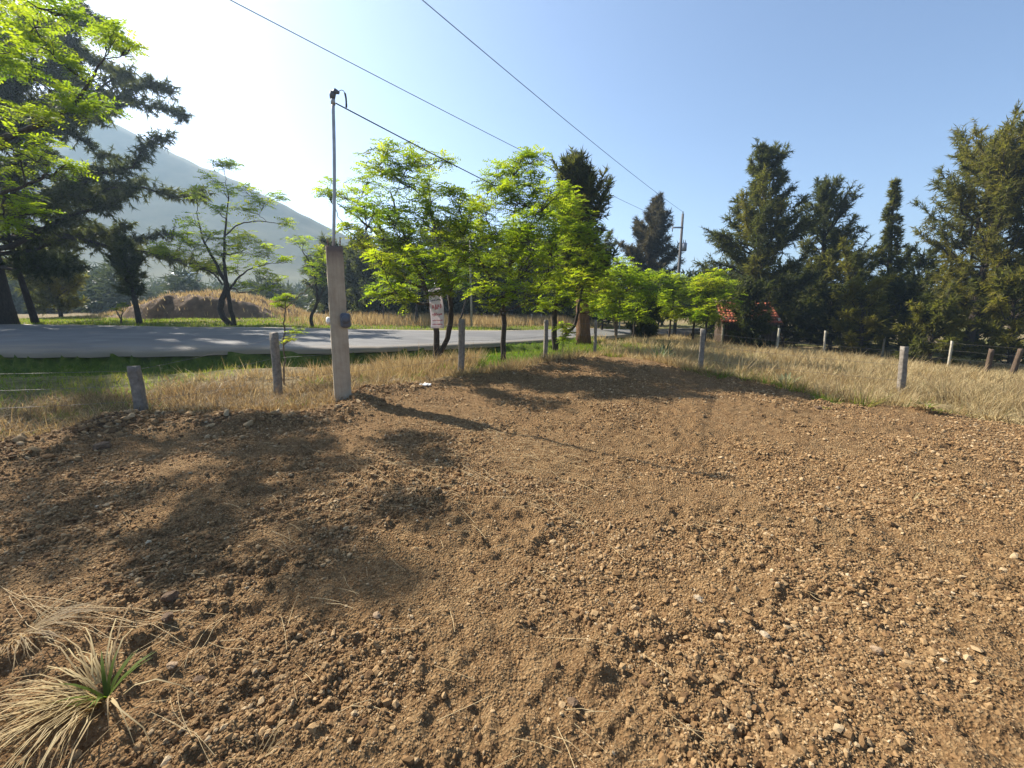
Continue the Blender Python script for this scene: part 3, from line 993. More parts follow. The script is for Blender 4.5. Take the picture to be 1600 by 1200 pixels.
# row of small bright trees at the bend
G4 = 'small bright trees along the bend of the road'
row = [(962, 523, 21, [(945, 440, 20), (970, 425, 22), (985, 450, 20), (960, 462, 18), (950, 475, 14)], 'small bright tree with two thin pale stems nearest the thick trunk', 2),
       (990, 521, 23, [(985, 430, 18), (1005, 440, 20), (1015, 462, 18), (990, 470, 16)], 'small bright tree just left of the round black bush', 1),
       (1046, 517, 27, [(1030, 440, 20), (1050, 452, 20), (1066, 460, 18), (1040, 470, 16), (1058, 440, 14)], 'bright tree with dark leaning trunk at the bend of the road', 1),
       (1083, 522, 25, [(1075, 462, 16), (1095, 450, 18), (1110, 460, 18), (1088, 478, 14)], 'small bright tree right of the leaning trunk', 1),
       (1102, 526, 24, [(1110, 440, 16), (1125, 452, 18), (1140, 468, 16), (1120, 478, 14)], 'small bright tree beside the tiled shed', 1),
       (940, 517, 26, [(925, 470, 14), (940, 478, 14), (950, 462, 12)], 'low dark-stemmed bright tree across the road behind the fence post', 1),
       (1022, 512, 36, [(1010, 455, 16), (1030, 470, 14), (1045, 462, 14)], 'farther small tree behind the round black bush', 1),
       (1128, 530, 28, [(1100, 435, 10), (1120, 432, 12), (1135, 445, 14)], 'small pale tree rising behind the shed roof', 1)]
for q, (px, py, Y, lob, lb, ns) in enumerate(row):
    sts = []
    for k in range(ns):
        sgn = -1 if k else 1
        sts.append([(px, py, 0.07), (px + 2 * sgn, py - 20, 0.06), (px + 6 * sgn, py - 45, 0.045), (px + 3 * sgn, py - 65, 0.025)])
    feather_tree(lb, Y, (px, py), sts, [(a, b, c * 1.2) for a, b, c in lob] + [(px - 16, py - 30, 13), (px + 14, py - 26, 14), (px + 2, py - 38, 14)], 150 + q, fl=0.42, dens=0.95, m=4, group=G4, hue=0.42, bark='bark_pale' if q == 0 else 'bark')
p = at(1002, 512, 24.5)
plume_tree('round black-looking clipped bush at the road bend', p[0], p[1], 2.1, [(0, 0.7), (0.5, 0.85), (1, 0.5)], 70, 160, t0=0.02, elev=(20, 80), needle=(0.22, 0.05), dens=1.2, trunk_r=0.06, name='bush', cat='bush', hue=0.02, huevar=0.03)
# pyramid conifer
p = at(1008, 470, 44)
plume_tree('brownish pyramid conifer rising above the bright row', p[0], p[1], at(1017, 310, 44)[2] + 0.4, [(0.1, 3.0), (0.4, 2.9), (0.6, 1.9), (0.8, 0.75), (1, 0.2)], 110, 161, t0=0.08, elev=(15, 55), needle=(0.5, 0.07),
           dens=1.0, leafm='cas_brown', trunk_r=0.25, name='conifer_tree', z=-0.4, lean=(0.5, 0))

# ------------------------------------------------------------------ big casuarinas on the right
G5 = 'tall casuarinas on the right beyond the far fence'


def right_cas(px, top, Y, prof, nb, seed, lb, lean_px=0, **kw):
    p = at(px, 520, Y)
    gz_ = h1(p[0], p[1])
    tp = at(px + lean_px, top, Y)
    return plume_tree(lb, p[0], p[1], (tp[2] - gz_) * 0.92, prof, nb, seed, lean=(tp[0] - p[0], 0), group=G5, **kw)


right_cas(1176, 206, 30.8, [(0.1, 3.2), (0.3, 3.2), (0.45, 3.3), (0.62, 2.1), (0.75, 1.4), (0.9, 0.8), (1, 0.2)], 120, 170, 'tallest dark casuarina with pointed top behind the tiled shed', 22, t0=0.08, elev=(12, 52),
          needle=(0.31, 0.052), dens=1.45, trunk_r=0.34, hue=0.42, elvar=16, spread=0.75)
right_cas(1285, 272, 34, [(0.1, 2.2), (0.4, 2.0), (0.65, 1.8), (0.85, 1.2), (1, 0.3)], 90, 171, 'broad-topped dark casuarina between the tallest one and the spire', 10, t0=0.10, elev=(15, 62), needle=(0.31, 0.052), dens=1.35,
          trunk_r=0.30, hue=0.40, elvar=16, spread=0.75)
right_cas(1385, 258, 33, [(0.1, 2.2), (0.3, 1.9), (0.45, 1.0), (0.7, 0.5), (0.9, 0.28), (1, 0.1)], 120, 172, 'narrow spire-topped casuarina rising alone against the sky', 16, t0=0.06, elev=(10, 45), needle=(0.28, 0.055), dens=1.25,
          trunk_r=0.22, hue=0.55, elvar=14, spread=0.75)
right_cas(1515, 205, 27, [(0.1, 1.6), (0.3, 2.6), (0.5, 3.3), (0.7, 2.8), (0.88, 1.8), (1, 0.5)], 110, 173, 'olive yellow casuarina with bare leaning limbs near the right edge', 70, t0=0.14, elev=(25, 60), needle=(0.29, 0.050), dens=1.15,
          trunk_r=0.26, hue=0.8, elvar=16, spread=0.75)
right_cas(1640, 180, 26, [(0.1, 2.4), (0.4, 3.0), (0.7, 2.4), (1, 0.5)], 80, 174, 'tall casuarina cut off by the right edge', 0, t0=0.08, elev=(20, 60), needle=(0.32, 0.055), dens=1.1, trunk_r=0.24, hue=0.6)
for q, (px, top, Y, w, hue, lb) in enumerate([
        (1335, 400, 31, 1.9, 0.6, 'low bushy casuarina with yellow-green skirts below the spire'),
        (1350, 440, 26, 1.2, 0.95, 'small yellow-green bushy casuarina in front of the dark ones'),
        (1440, 400, 35, 2.0, 0.35, 'dark bushy casuarina between the spire and the olive one'),
        (1460, 478, 23, 1.3, 0.7, 'low olive bush behind the farthest right fence posts'),
        (1590, 430, 22, 1.6, 0.8, 'low olive bushy casuarina at the right edge'),
        (1245, 425, 37, 2.0, 0.2, 'dark casuarina in the gap behind the shed'),
        (1225, 470, 33, 1.6, 0.1, 'dark low tree right of the shed'),
        (1410, 450, 30, 2.0, 0.2, 'shadowy undergrowth tree below the spire'),
        (1300, 455, 31, 1.8, 0.1, 'shadowy low tree below the broad-topped casuarina'),
        (1530, 460, 30, 2.2, 0.25, 'shadowy low tree under the olive casuarina'),
        (1130, 470, 36, 1.6, 0.1, 'shadowy tree left behind the shed'),
        (1172, 446, 25.4, 0.95, 0.15, 'small dark casuarina standing in front of the shed')]):
    right_cas(px, top, Y, [(0.0, w * 0.9), (0.4, w * 1.15), (0.75, w * 0.85), (1, 0.3)], 46, 180 + q, lb, 0, t0=0.04, elev=(5, 60), needle=(0.32, 0.075), dens=0.9, trunk_r=0.12, hue=hue, droop=0.35)

# ------------------------------------------------------------------ far woodland below the hill (one hazy mass)
r = np.random.default_rng(200)
B = Buf()
TB = Buf()
for k in range(150):
    Y = r.uniform(46, 105)
    px = r.uniform(-120, 560)
    p = at(px, 480, Y)
    hgt = r.uniform(4.0, 8.0) * (0.8 + 0.2 * (px < 250))
    w = r.uniform(1.5, 3.0)
    n = 520
    u = unit(r.normal(0, 1, (n, 3))) * (r.random(n) ** 0.4)[:, None]
    ct = np.array([p[0], Y, hgt * 0.52 - 0.4])
    taper = 1 - 0.45 * (u[:, 2:3] + 1) / 2
    o = ct + u * np.array([w, w, hgt * 0.5]) * np.hstack([taper, taper, np.ones((n, 1))]) + r.normal(0, 0.25, (n, 3))
    needles(B, o, u + r.normal(0, 0.6, (n, 3)) - np.array([0, 0, 0.3]), r.uniform(0.6, 1.3, n), r.uniform(0.15, 0.4, n), r, np.clip(r.normal(r.random(), 0.15, n), 0, 1))
for k in range(110):
    Y = r.uniform(60, 130)
    px = r.uniform(540, 1900)
    p = at(px, 480, Y)
    hgt = r.uniform(4.0, 7.0)
    w = r.uniform(2, 3.5)
    n = 300
    u = unit(r.normal(0, 1, (n, 3))) * (r.random(n) ** 0.4)[:, None]
    o = np.array([p[0], Y, hgt * 0.5 - 1.5]) + u * np.array([w, w, hgt * 0.5])
    needles(B, o, u + r.normal(0, 0.6, (n, 3)), r.uniform(0.8, 1.5, n), r.uniform(0.3, 0.6, n), r, np.clip(r.normal(r.random(), 0.15, n), 0, 1))
for k in range(125):
    Y = r.uniform(42, 58)
    px = r.uniform(500, 1260)
    p = at(px, 480, Y)
    hgt = r.uniform(4.2, 6.2)
    w = r.uniform(1.6, 2.6)
    n = 340
    u = unit(r.normal(0, 1, (n, 3))) * (r.random(n) ** 0.4)[:, None]
    o = np.array([p[0], Y, hgt * 0.48 - 0.2]) + u * np.array([w, w, hgt * 0.5]) + r.normal(0, 0.2, (n, 3))
    needles(B, o, u + r.normal(0, 0.6, (n, 3)) - np.array([0, 0, 0.3]), r.uniform(0.5, 1.0, n), r.uniform(0.15, 0.35, n), r, np.clip(r.normal(r.random() * 0.7, 0.15, n), 0, 1))
tag(B.build('woodland', M['wood_leaf']), 'hazy dark wood along the foot of the hill', 'woodland', None, 'stuff')

# ------------------------------------------------------------------ earth mound across the road
mx0, mx1 = at(120, 495, 33)[0], at(480, 495, 33)[0]
ux, uy = np.meshgrid(np.linspace(0, 1, 130), np.linspace(0, 1, 60))
mx = mx0 + (mx1 - mx0) * ux
my = 28.5 + 10 * uy
prof = np.interp(ux, [0, 0.12, 0.3, 0.48, 0.62, 0.78, 0.88, 1], [0, 0.10, 0.40, 0.78, 1.0, 0.85, 0.5, 0])
front = np.where(ux > 0.35, 0.10 + 0.10 * (1 - ux), 0.30)
py_ = sst(0.06, 0.06 + front, uy) * sst(1.0, 0.55, uy)
mz = 1.95 * prof * py_ + (0.75 * fbm(mx, my, 2.2, 4, 95) + 0.22 * fbm(mx, my, 0.5, 2, 96)) * prof * py_ + 0.30 - 0.15 * (1 - prof * py_)
B = Buf()
i = np.arange(59)[:, None] * 130
j = np.arange(129)[None]
B.add(np.stack([mx, my, mz], -1), np.stack([i + j, i + j + 1, i + 131 + j, i + 130 + j], -1).reshape(-1, 4))
tag(B.build('earth_mound', M['mound'], smooth=True), 'eroded earth mound topped with golden dry grass across the road', None, None, 'structure')


def mound_z(x, y):
    a = np.clip((x - mx0) / (mx1 - mx0) * 129, 0, 128.99)
    b = np.clip((y - 28.5) / 10 * 59, 0, 58.99)
    return mz[b.astype(int), a.astype(int)]


# ------------------------------------------------------------------ grass
def blades(buf, o, hgt, w, r, rnd, lean=0.35, azi=None):
    """bent grass blades: quad + tip triangle"""
    n = len(o)
    az = r.uniform(0, 2 * math.pi, n) if azi is None else azi
    ln = hgt * np.abs(r.normal(lean, lean * 0.5, n))
    dx, dy = np.cos(az), np.sin(az)
    s = r.uniform(0, math.pi, n)
    sx, sy = np.cos(s) * w / 2, np.sin(s) * w / 2
    z0 = np.zeros(n)
    S = np.stack([sx, sy, z0], -1)
    mid = o + np.stack([dx * ln * 0.3, dy * ln * 0.3, hgt * 0.58], -1)
    tip = o + np.stack([dx * ln, dy * ln, hgt * (1 - 0.25 * np.minimum(ln / hgt, 1) ** 2)], -1)
    v = np.stack([o - S, o + S, mid + S * 0.7, mid - S * 0.7, tip], 1).reshape(-1, 3)
    k = np.arange(n)[:, None] * 5
    buf.add(v, k + np.array([[0, 1, 2, 3]]), k + np.array([[3, 2, 4]]), np.repeat(rnd, 5))


def blades1(buf, o, hgt, w, r, rnd, lean=0.35, azi=None):
    """short or distant blades: one slim leaning triangle each"""
    n = len(o)
    az = r.uniform(0, 2 * math.pi, n) if azi is None else azi
    ln = hgt * np.abs(r.normal(lean, lean * 0.5, n))
    sa = r.uniform(0, math.pi, n)
    S = np.stack([np.cos(sa) * w / 2, np.sin(sa) * w / 2, np.zeros(n)], -1)
    tip = o + np.stack([np.cos(az) * ln, np.sin(az) * ln, hgt * (1 - 0.25 * np.minimum(ln / hgt, 1) ** 2)], -1)
    buf.add(np.stack([o - S, o + S, tip], 1).reshape(-1, 3), None, np.arange(n * 3).reshape(-1, 3), np.repeat(rnd, 3))


def scatter(n, x0, x1, y0, y1, r):
    return r.uniform(x0, x1, n), r.uniform(y0, y1, n)


def visible(x, y, margin=1.32):
    return (np.abs(x) < margin * np.maximum(y, 0.3) + 0.8)


r = np.random.default_rng(300)
# green verge between fence and road
gx_, gy_ = scatter(330000, -20, 12, 6, 24, r)
k = visible(gx_, gy_)
gx_, gy_ = gx_[k], gy_[k]
sl_, sr_, dn_ = zones(gx_, gy_)
dens_ = sst(0.5, 1.8, sl_ + 0.8 * fbm(gx_, gy_, 1.3, 2, 73)) * np.maximum(sst(np.where(gx_ < -1, 1.6, 6.5), np.where(gx_ < -1, 0.5, 1.5), dn_), 0.35 * sst(-6.0, -7.5, gx_)) * (sr_ > 0.02) * (gy_ < 30) * sst(26, 12, gy_) * sst(10, 4, gx_)
dens_ *= 0.35 + 0.65 * sst(0.3, 0.6, vnoise(gx_ / 0.7, gy_ / 0.7, 301))
near_road = line_d(gx_, gy_, FAR) > dn_
k = (r.random(len(gx_)) < dens_) & near_road
gx_, gy_ = gx_[k], gy_[k]
o = np.stack([gx_, gy_, H(gx_, gy_, False) - 0.01], -1)
hh = r.uniform(0.05, 0.15, len(o)) * (0.7 + 0.9 * vnoise(gx_ / 0.9, gy_ / 0.9, 303))
B = Buf()
yl = np.clip(0.25 + 0.4 * (gx_ < -1) * (dn_[k] > 1.3) + 0.6 * (vnoise(gx_ / 1.6, gy_ / 1.6, 305) - 0.3) + 0.5 * sst(2.2, 0.8, poly_sd(gx_, gy_, LOT)) + r.normal(0, 0.12, len(o)), 0, 1)
blades1(B, o, hh, np.full(len(o), 0.022), r, yl, 0.5)
tag(B.build('verge_grass', M['green_grass']), 'short bright green grass on the verge before the road', 'grass', None, 'stuff')
print('verge', len(o))

# far verge beyond the road: short green strip, then tall golden grass
gx_, gy_ = scatter(120000, -34, 18, 20, 42, r)
d1 = line_d(gx_, gy_, FAR)
k = visible(gx_, gy_, 1.3) & (poly_sd(gx_, gy_, ROAD) > 0.05) & (d1 < line_d(gx_, gy_, NEAR)) & (d1 < 11)
gx_, gy_, d1 = gx_[k], gy_[k], d1[k]
gold = sst(2.2, 4.0, d1 + 1.5 * fbm(gx_, gy_, 3, 2, 311)) * sst(-14, -8, gx_)
k = r.random(len(gx_)) < 0.55
gx_, gy_, d1, gold = gx_[k], gy_[k], d1[k], gold[k]
zz = H(gx_, gy_, False)
inm = (gx_ > mx0) & (gx_ < mx1) & (gy_ > 28.5) & (gy_ < 38.5)
zz = np.where(inm, np.maximum(zz, mound_z(gx_, gy_)), zz)
isg = r.random(len(gx_)) < gold
for nm, sel, mt, lo, hi, w, lab in (('far_verge_grass', ~isg & (zz < 0.75), 'green_grass', 0.07, 0.18, 0.045, 'yellow-green grass strip along the far road edge'),
                                    ('far_dry_grass', isg & ~inm, 'dry_grass', 0.35, 0.8, 0.05, 'tall golden dry grass standing beyond the far road edge')):
    oo = np.stack([gx_[sel], gy_[sel], zz[sel] - 0.02], -1)
    B = Buf()
    blades1(B, oo, r.uniform(lo, hi, len(oo)), np.full(len(oo), w), r, np.clip(r.normal(0.6, 0.2, len(oo)), 0, 1), 0.3)
    tag(B.build(nm, M[mt]), lab, 'grass', None, 'stuff')
# golden grass on top of the mound
n = 9000
gx_, gy_ = r.uniform(mx0, mx1, n), r.uniform(28.7, 38, n)
u_ = (gx_ - mx0) / (mx1 - mx0)
v_ = (gy_ - 28.5) / 10
k = (v_ > np.where(u_ > 0.35, 0.20, 0.22) + 0.06 * fbm(gx_, gy_, 1.2, 2, 320)) | (r.random(n) < 0.28)
gx_, gy_ = gx_[k], gy_[k]
B = Buf()
oo = np.stack([gx_, gy_, mound_z(gx_, gy_) - 0.03], -1)
blades1(B, oo, r.uniform(0.2, 0.5, len(oo)), np.full(len(oo), 0.07), r, np.clip(r.normal(0.7, 0.2, len(oo)), 0, 1), 0.4)
tag(B.build('mound_grass', M['dry_grass']), 'golden dry grass growing over the top of the earth mound', 'grass', None, 'stuff')


def tussocks(cent, nb, hlo, hhi, spread, w, r, buf, hue=0.6, hv=0.2, lean=0.5, fn=None):
    n = len(cent)
    rep = np.repeat(np.arange(n), nb)
    az = r.uniform(0, 2 * math.pi, len(rep))
    rr = spread * r.random(len(rep)) ** 0.7
    size = r.uniform(0.6, 1.25, n) * (0.55 + 0.9 * vnoise(cent[:, 0] / 1.1, cent[:, 1] / 1.1, 340))
    x = cent[rep, 0] + np.cos(az) * rr * size[rep]
    y = cent[rep, 1] + np.sin(az) * rr * size[rep]
    o = np.stack([x, y, H(x, y, False) - 0.02], -1)
    hu = np.clip(hue + r.normal(0, hv, n), 0, 1)
    hgt = r.uniform(hlo, hhi, len(rep)) * size[rep] * np.where(r.random(len(rep)) < 0.06, 1.7, 1.0)
    (fn or blades)(buf, o, hgt, np.full(len(rep), w) * r.uniform(0.6, 1.3, len(rep)), r, np.clip(hu[rep] + r.normal(0, 0.12, len(rep)), 0, 1), lean, az + r.normal(0, 0.5, len(rep)))


def pick(n, x0, x1, y0, y1, fn, r):
    x, y = scatter(n, x0, x1, y0, y1, r)
    k = visible(x, y) & (r.random(n) < fn(x, y))
    return np.stack([x[k], y[k]], -1)


# dry grass along the fence on the left and middle
def f_edge(x, y):
    sl_, sr_, dn_ = zones(x, y)
    lim = np.where(x < -1.0, 4.6, 1.35)
    return sst(-0.10, 0.15, sl_) * sst(lim, lim * 0.45, sl_) * (sr_ > 0.9) * (x < 5.2) * (0.45 + 0.55 * sst(0.3, 0.6, vnoise(x / 0.8, y / 0.8, 330)))


c_ = pick(15000, -10, 5.5, 4, 18, f_edge, r)
B = Buf()
nr1 = c_[:, 1] < 9
tussocks(c_[nr1], 24, 0.05, 0.24, 0.20, 0.010, r, B, 0.30, 0.30, 1.0)
tussocks(c_[~nr1], 22, 0.07, 0.32, 0.17, 0.019, r, B, 0.55, 0.22, 0.6, blades1)
tag(B.build('fence_dry_grass', M['dry_grass']), 'tall straw-coloured grass along the fence posts', 'grass', None, 'stuff')
print('fence', len(c_) * 34)


# right field
def f_field(x, y):
    sl_, sr_, dn_ = zones(x, y)
    return sst(-0.05, 0.2, sl_) * (sr_ > 0.6) * (x > 3.5) * (y < 30) * (0.3 + 0.7 * sst(0.3, 0.6, vnoise(x / 1.5, y / 1.5, 331))) * np.clip(14 / np.maximum(y, 5), 0, 1) ** 1.2


c_ = pick(17000, 3.5, 26, 4.5, 30, f_field, r)
B = Buf()
far_ = c_[:, 1] > 11
tussocks(c_[~far_], 28, 0.10, 0.34, 0.17, 0.012, r, B, 0.65, 0.18, 0.7)
tussocks(c_[far_], 15, 0.12, 0.36, 0.25, 0.030, r, B, 0.72, 0.18, 0.6, blades1)
tag(B.build('field_dry_grass', M['dry_grass']), 'wide field of pale golden dry grass right of the bare lot', 'grass', None, 'stuff')
print('field', len(c_))
# green low clumps on the lot's right edge
c_ = pick(5200, 2.6, 11, 6, 19, lambda x, y: (0.35 * sst(0.5, 0.7, vnoise(x / 1.8, y / 1.8, 336)) * (poly_sd(x, y, LOT) > 0) + np.exp(-((poly_sd(x, y, LOT) - 0.25) / 0.3) ** 2)) * sst(0.4, 0.6, vnoise(x / 0.6, y / 0.6, 333)), r)
B = Buf()
tussocks(c_, 26, 0.06, 0.20, 0.12, 0.016, r, B, 0.55, 0.2, 0.6, blades1)
c2_ = pick(2600, -9, 2, 4.5, 13, lambda x, y: sst(0.4, 1.0, poly_sd(x, y, LOT)) * sst(2.6, 1.4, poly_sd(x, y, LOT)) * sst(0.45, 0.6, vnoise(x / 0.7, y / 0.7, 334)), r)
tussocks(c2_, 26, 0.05, 0.16, 0.14, 0.016, r, B, 0.5, 0.25, 0.6, blades1)
tag(B.build('low_green_grass', M['green_grass']), 'low green grass clumps fringing the bare soil', 'grass', None, 'stuff')

# ------------------------------------------------------------------ gravel on the lot
r = np.random.default_rng(400)


STONE = {'p': [], 's': [], 'e': [], 'a': []}


def stones(x, y, s, r):
    """collect loose stones: position, unequal scale, tilt, tone"""
    n = len(x)
    z = H(x, y, True) + s * 0.10
    STONE['p'].append(np.stack([x, y, z], -1))
    STONE['s'].append(np.stack([s * r.uniform(0.8, 1.3, n), s * r.uniform(0.6, 1.0, n), s * r.uniform(0.45, 0.8, n)], -1) * 0.55)
    STONE['e'].append(np.stack([r.normal(0, 0.4, n), r.normal(0, 0.4, n), r.uniform(0, 6.28, n)], -1))
    STONE['a'].append(np.clip(r.beta(2.0, 2.2, n), 0, 1))


def stone_nodes():
    """scatters six broken-stone shapes over the collected points"""
    g = bpy.data.node_groups.new('loose_stones', 'GeometryNodeTree')
    g.interface.new_socket('Geometry', in_out='INPUT', socket_type='NodeSocketGeometry')
    g.interface.new_socket('Geometry', in_out='OUTPUT', socket_type='NodeSocketGeometry')
    N, L = g.nodes, g.links
    gi, go = N.new('NodeGroupInput'), N.new('NodeGroupOutput')
    g2i = N.new('GeometryNodeGeometryToInstance')
    for k in range(6):
        ico = N.new('GeometryNodeMeshIcoSphere')
        ico.inputs['Radius'].default_value = 1.0
        ico.inputs['Subdivisions'].default_value = 1
        pos = N.new('GeometryNodeInputPosition')
        ad = N.new('ShaderNodeVectorMath')
        ad.operation = 'ADD'
        ad.inputs[1].default_value = (k * 7.3, k * 3.1, k * 5.7)
        nz = N.new('ShaderNodeTexNoise')
        nz.inputs['Scale'].default_value = 1.3
        nz.inputs['Detail'].default_value = 1.0
        sb = N.new('ShaderNodeVectorMath')
        sb.operation = 'SUBTRACT'
        sb.inputs[1].default_value = (0.5, 0.5, 0.5)
        mu = N.new('ShaderNodeVectorMath')
        mu.operation = 'SCALE'
        mu.inputs['Scale'].default_value = 1.7
        sp = N.new('GeometryNodeSetPosition')
        L.new(pos.outputs[0], ad.inputs[0])
        L.new(ad.outputs[0], nz.inputs['Vector'])
        L.new(nz.outputs['Color'], sb.inputs[0])
        L.new(sb.outputs[0], mu.inputs[0])
        L.new(ico.outputs[0], sp.inputs['Geometry'])
        L.new(mu.outputs[0], sp.inputs['Offset'])
        sh = N.new('GeometryNodeSetShadeSmooth')
        sh.inputs['Shade Smooth'].default_value = False
        L.new(sp.outputs[0], sh.inputs[0])
        sm_ = N.new('GeometryNodeSetMaterial')
        sm_.inputs['Material'].default_value = M['stone']
        L.new(sh.outputs[0], sm_.inputs[0])
        L.new(sm_.outputs[0], g2i.inputs[0])
    iop = N.new('GeometryNodeInstanceOnPoints')
    iop.inputs['Pick Instance'].default_value = True
    for nm, sock in (('scale', 'Scale'), ('tilt', 'Rotation')):
        na = N.new('GeometryNodeInputNamedAttribute')
        na.data_type = 'FLOAT_VECTOR'
        na.inputs[0].default_value = nm
        L.new([o for o in na.outputs if o.enabled and o.name == 'Attribute'][0], iop.inputs[sock])
    L.new(gi.outputs[0], iop.inputs['Points'])
    L.new(g2i.outputs[0], iop.inputs['Instance'])
    L.new(iop.outputs[0], go.inputs[0])
    return g


def sample_lot(n, r0, r1, pw, r):
    """polar scatter in front of the camera, denser nearby"""
    t = r.random(n)
    rr = (r0 ** (2 - pw) + t * (r1 ** (2 - pw) - r0 ** (2 - pw))) ** (1 / (2 - pw))
    a = r.uniform(-1.05, 1.05, n)
    x, y = rr * np.sin(a), rr * np.cos(a)
    k = poly_sd(x, y, LOT) < 0.02
    return x[k], y[k], rr[k]


x, y, rr = sample_lot(95000, 1.0, 3.6, 1.2, r)
pt = vnoise(x / 0.5, y / 0.5, 401)
k = r.random(len(x)) < 0.5 + 0.65 * sst(0.35, 0.65, pt)
x, y, rr, pt = x[k], y[k], rr[k], pt[k]
s = 0.0056 * (1 + r.pareto(3.2, len(x))) * (0.75 + 0.55 * sst(0.3, 0.7, pt))
stones(x, y, np.clip(s * (0.8 + 0.2 * rr), 0.005, 0.038), r)
x, y, rr = sample_lot(230000, 3.2, 12.0, 1.3, r)
pt = vnoise(x / 0.7, y / 0.7, 402)
k = r.random(len(x)) < 0.5 + 0.65 * sst(0.35, 0.65, pt)
x, y, rr, pt = x[k], y[k], rr[k], pt[k]
s = 0.0088 * (1 + r.pareto(3.3, len(x))) * (0.7 + 0.5 * sst(0.3, 0.7, pt))
stones(x, y, np.clip(s * (0.8 + 0.07 * rr), 0.007, 0.045), r)
# clods heaped along the left edge
x, y = scatter(12000, -8, -1.0, 3, 8, r)
k = (np.exp(-((poly_sd(x, y, LOT) + 0.4) / 0.45) ** 2) > r.random(12000)) & visible(x, y)
stones(x[k], y[k], np.clip(0.022 * (1 + r.pareto(2.2, k.sum())), 0, 0.10), r)
me = bpy.data.meshes.new('gravel')
pts_ = np.vstack(STONE['p']).astype(np.float32)
me.vertices.add(len(pts_))
me.vertices.foreach_set('co', pts_.ravel())
for nm, typ, key in (('scale', 'FLOAT_VECTOR', 's'), ('tilt', 'FLOAT_VECTOR', 'e'), ('rnd', 'FLOAT', 'a')):
    a_ = me.attributes.new(nm, typ, 'POINT')
    a_.data.foreach_set('vector' if key != 'a' else 'value', np.concatenate(STONE[key]).astype(np.float32).ravel())
me.materials.append(M['stone'])
gravel = bpy.data.objects.new('gravel', me)
C.objects.link(gravel)
gravel.modifiers.new('stones', 'NODES').node_group = stone_nodes()
tag(gravel, 'loose brown gravel and clods strewn over the bare lot', 'gravel', None, 'stuff')
print('stones', len(pts_))

# straw litter
B = Buf()
x, y, rr = sample_lot(900, 1.1, 9, 1.0, r)
k = r.random(len(x)) < 0.35 + 0.65 * sst(0.5, 0.7, vnoise(x / 0.9, y / 0.9, 405))
x, y = x[k], y[k]
# a drift of straw running across the middle
xm, ym = scatter(330, -1.6, 0.6, 2.9, 5.2, r)
x, y = np.concatenate([x, xm]), np.concatenate([y, ym])
zz = H(x, y, True)
for a_, b_, c_z in zip(x, y, zz):
    az = r.normal(-0.5, 0.6)
    ln = r.uniform(0.05, 0.26)
    d = np.array([math.cos(az), math.sin(az), r.normal(0, 0.08)])
    p0 = np.array([a_, b_, c_z + 0.018])
    md = p0 + d * ln * 0.5 + np.array([r.normal(0, 0.025) * ln, r.normal(0, 0.025) * ln, 0.006])
    B.tube(np.stack([p0, md, p0 + d * ln]), r.uniform(0.0007, 0.0015), 3, cap=False)
for (ax, ay), (bx, by) in (((20, 935), (120, 1028)), ((35, 940), (250, 975)), ((60, 950), (330, 962)), ((110, 985), (270, 992)), ((200, 1030), (275, 985)), ((300, 1035), (345, 960)),
                           ((320, 1020), (400, 1005)), ((275, 1078), (312, 1150)), ((240, 1130), (350, 1190)), ((50, 965), (190, 1010)), ((0, 925), (160, 1000)), ((130, 970), (300, 1010)),
                           ((560, 720), (650, 742)), ((600, 730), (690, 760)), ((720, 735), (800, 775)), ((860, 780), (910, 822)), ((830, 885), (880, 915)), ((1265, 925), (1300, 945)),
                           ((600, 768), (665, 778)), ((380, 690), (430, 700)), ((1475, 780), (1530, 790)), ((1510, 1080), (1560, 1100)), ((420, 700), (520, 712)), ((540, 715), (600, 752))):
    for q in range(2):
        p0 = gp(ax, ay) + r.normal(0, 0.02, 2)
        p1 = gp(bx, by) + r.normal(0, 0.03, 2)
        t_ = np.linspace(0, 1, 7)[:, None]
        P2 = p0 * (1 - t_) + p1 * t_ + 0.02 * np.sin(t_ * 3.1) * r.normal(0, 1, 2)
        zz = H(P2[:, 0], P2[:, 1], True)
        zz = np.maximum(zz, np.interp(t_[:, 0], [0, 1], [zz[0], zz[-1]])) + 0.014
        B.tube(np.column_stack([P2, zz]), r.uniform(0.0007, 0.0014), 3, cap=False)
tag(B.build('straw', M['straw']), 'scattered pale straw stalks lying on the bare soil', 'straw', None, 'stuff')

# ------------------------------------------------------------------ concrete service column with meter and conduit
cx_, cy__ = -2.80, 6.72
cz_ = h1(cx_, cy__) - 0.02
col = empty('service_column', (cx_, cy__, cz_))
tag(col, 'tall concrete column with electric meter, starter bars and a thin conduit mast', 'column')
COLH = 2.42
B = Buf()
ang = math.radians(24)
hw = 0.125
nseg = 24
vs_, qs = [], []
rc = np.random.default_rng(500)
prof2 = []
for sx, sy in ((-1, -1), (1, -1), (1, 1), (-1, 1)):
    for e in range(3):
        prof2.append((sx, sy, e))
ring0 = []
ch = 0.012
ring0 = np.array([[-hw + ch, -hw], [-hw / 3, -hw - 0.003], [hw / 3, -hw + 0.002], [hw - ch, -hw], [hw, -hw + ch], [hw + 0.002, 0], [hw, hw - ch], [hw - ch, hw], [0, hw], [-hw + ch, hw], [-hw, hw - ch], [-hw, 0], [-hw, -hw + ch]])
nr_ = len(ring0)
for k in range(nseg + 1):
    t = k / nseg
    sc = 1.06 - 0.10 * t + rc.normal(0, 0.004)
    if t < 0.02:
        sc = 1.12
    p2 = ring0 * sc + rc.normal(0, 0.0022, ring0.shape)
    x = p2[:, 0] * math.cos(ang) - p2[:, 1] * math.sin(ang) + 0.05 * t
    y = p2[:, 0] * math.sin(ang) + p2[:, 1] * math.cos(ang)
    z = np.full(nr_, t * COLH) + (rc.normal(0, 0.008, nr_) if k == nseg else 0)
    vs_.append(np.stack([x, y, z], -1))
